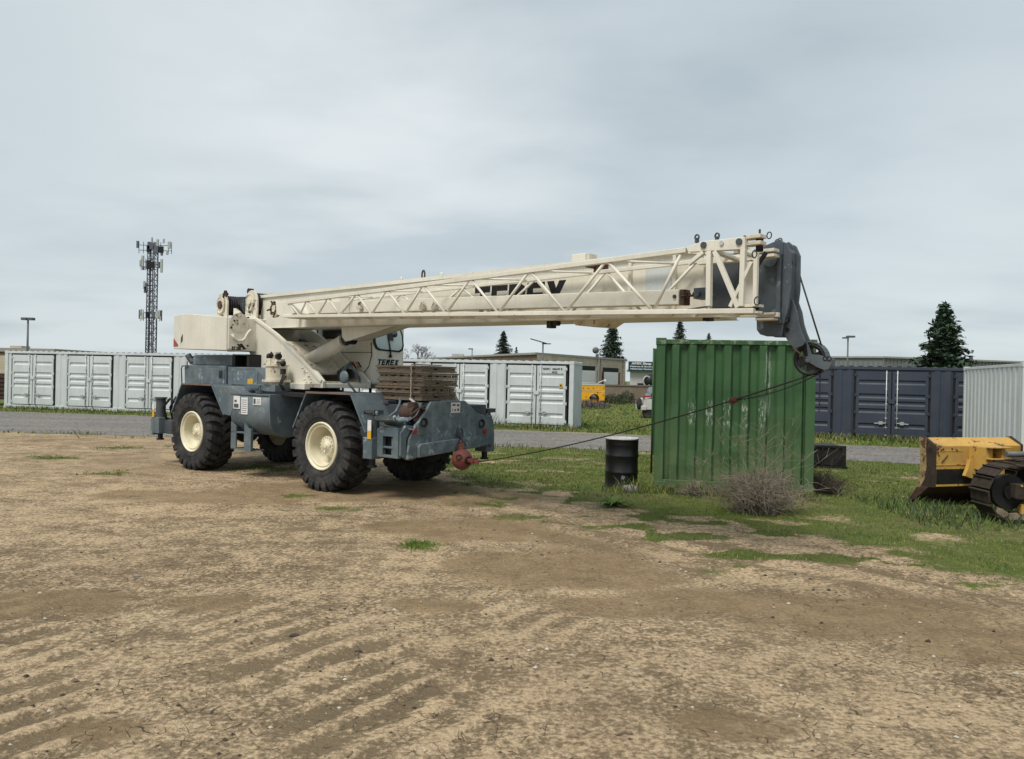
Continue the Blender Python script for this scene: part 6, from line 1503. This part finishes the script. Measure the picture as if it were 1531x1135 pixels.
o=q.build('twigs',MT['bark'],fix=False); tag(o,'tiny dry twigs and stems strewn on the dirt','twigs',None,'stuff')
for (x,y,r_,lb) in ((440,952,.030,'dark clod of dirt left of centre in the foreground'),(536,974,.022,'smaller dark clod just right of the larger one in the foreground'),(205,862,.03,'pale stone lying on the dirt at left')):
    p=onz(x,y); q=MB(); rock(q,(0,0,.004),r_,x*.1,(1.3,.9,.5)); o=q.build('stone',MT['darkclod'] if 'dark' in lb else MT['stone']); o.location=(p.x,p.y,ground_z(p.x,p.y)); tag(o,lb,'stone')
# ================================================================ SKY, SUN, CAMERA
w=bpy.data.worlds.new('World'); sc.world=w; w.use_nodes=True; t=NT(w)
SUN_EL,SUN_AZ=R(58),R(215)   # azimuth clockwise from +Y
sky=t.n('ShaderNodeTexSky',sky_type='NISHITA',sun_disc=False); sky.sun_elevation=SUN_EL; sky.sun_rotation=SUN_AZ
tc=t.n('ShaderNodeTexCoord').outputs['Generated']; sx=t.n('ShaderNodeSeparateXYZ'); t.l(tc,sx.inputs[0])
zz=t.math('ADD',t.math('MAXIMUM',sx.outputs[2],0.),.16)
cb=t.n('ShaderNodeCombineXYZ'); t.l(t.math('DIVIDE',sx.outputs[0],zz),cb.inputs[0]); t.l(t.math('DIVIDE',sx.outputs[1],zz),cb.inputs[1])
cv=cb.outputs[0]
n1=t.noise(t.mapping(cv,(.8,.9,1),(0,0,.5)),.62,5,.46,.3); n2=t.noise(t.mapping(cv,(.8,1.1,1)),1.7,5,.5,.2)
f=t.math('ADD',t.math('MULTIPLY',n1,.64),t.math('MULTIPLY',n2,.36))
cl=t.ramp(f,.42,.58,(3.3,3.95,4.4,1),(6.1,6.6,6.8,1))
el=t.n('ShaderNodeMapRange'); el.inputs['From Min'].default_value=0; el.inputs['From Max'].default_value=.50; t.l(sx.outputs[2],el.inputs['Value'])
cl=t.mix(el.outputs['Result'],t.mix(.4,cl,(5.1,5.7,5.95)),t.mix(.10,cl,(4.2,4.9,5.3)))
# brighter break in the cloud, up and left of the middle
def glow(d,pw,amt,base,colr):
    vm=t.n('ShaderNodeVectorMath',operation='DOT_PRODUCT'); t.l(tc,vm.inputs[0]); vm.inputs[1].default_value=d
    g=t.math('POWER',t.math('MAXIMUM',vm.outputs['Value'],0.),pw); g=t.math('MULTIPLY',t.math('MULTIPLY',g,amt),t.ramp(f,.25,.6))
    return t.mix(g,base,colr)
cl=glow(tuple(ray(1230,130).normalized()),14,.75,cl,(3.9,4.55,4.95)); cl=glow(tuple(ray(60,120).normalized()),22,.6,cl,(4.2,4.85,5.2))
cl=glow(tuple(ray(560,150).normalized()),30,.85,cl,(6.8,7.2,7.3)); cl=glow(tuple(ray(1400,400).normalized()),40,.5,cl,(6.2,6.8,6.9))
mixc=t.mix(.93,sky.outputs[0],cl)
bg=t.n('ShaderNodeBackground'); bg.inputs['Strength'].default_value=.1; t.l(mixc,bg.inputs['Color']); wo=t.n('ShaderNodeOutputWorld'); t.l(bg.outputs[0],wo.inputs[0])
sl=bpy.data.lights.new('sun','SUN'); sl.energy=2.6; sl.angle=R(22); sl.color=(1,.95,.88); so=bpy.data.objects.new('sun',sl); col.objects.link(so)
sd=Vector((math.sin(SUN_AZ)*math.cos(SUN_EL),math.cos(SUN_AZ)*math.cos(SUN_EL),math.sin(SUN_EL))); so.rotation_euler=sd.to_track_quat('Z','Y').to_euler()
cd=bpy.data.cameras.new('camera'); cam=bpy.data.objects.new('camera',cd); col.objects.link(cam); sc.camera=cam
cd.sensor_fit='HORIZONTAL'; cd.sensor_width=36; cd.lens=36*F/1531; cd.clip_end=2000; cd.clip_start=.05
mt=Matrix((( CR.x,CU.x,-fwd.x,0),(CR.y,CU.y,-fwd.y,0),(CR.z,CU.z,-fwd.z,0),(0,0,0,1))); mt.translation=CP; cam.matrix_world=mt
sc.render.engine='CYCLES'; sc.render.resolution_x=1024; sc.render.resolution_y=759
vsn=sc.view_settings; vsn.view_transform='Standard'; vsn.look='None'; vsn.exposure=.33; vsn.gamma=1
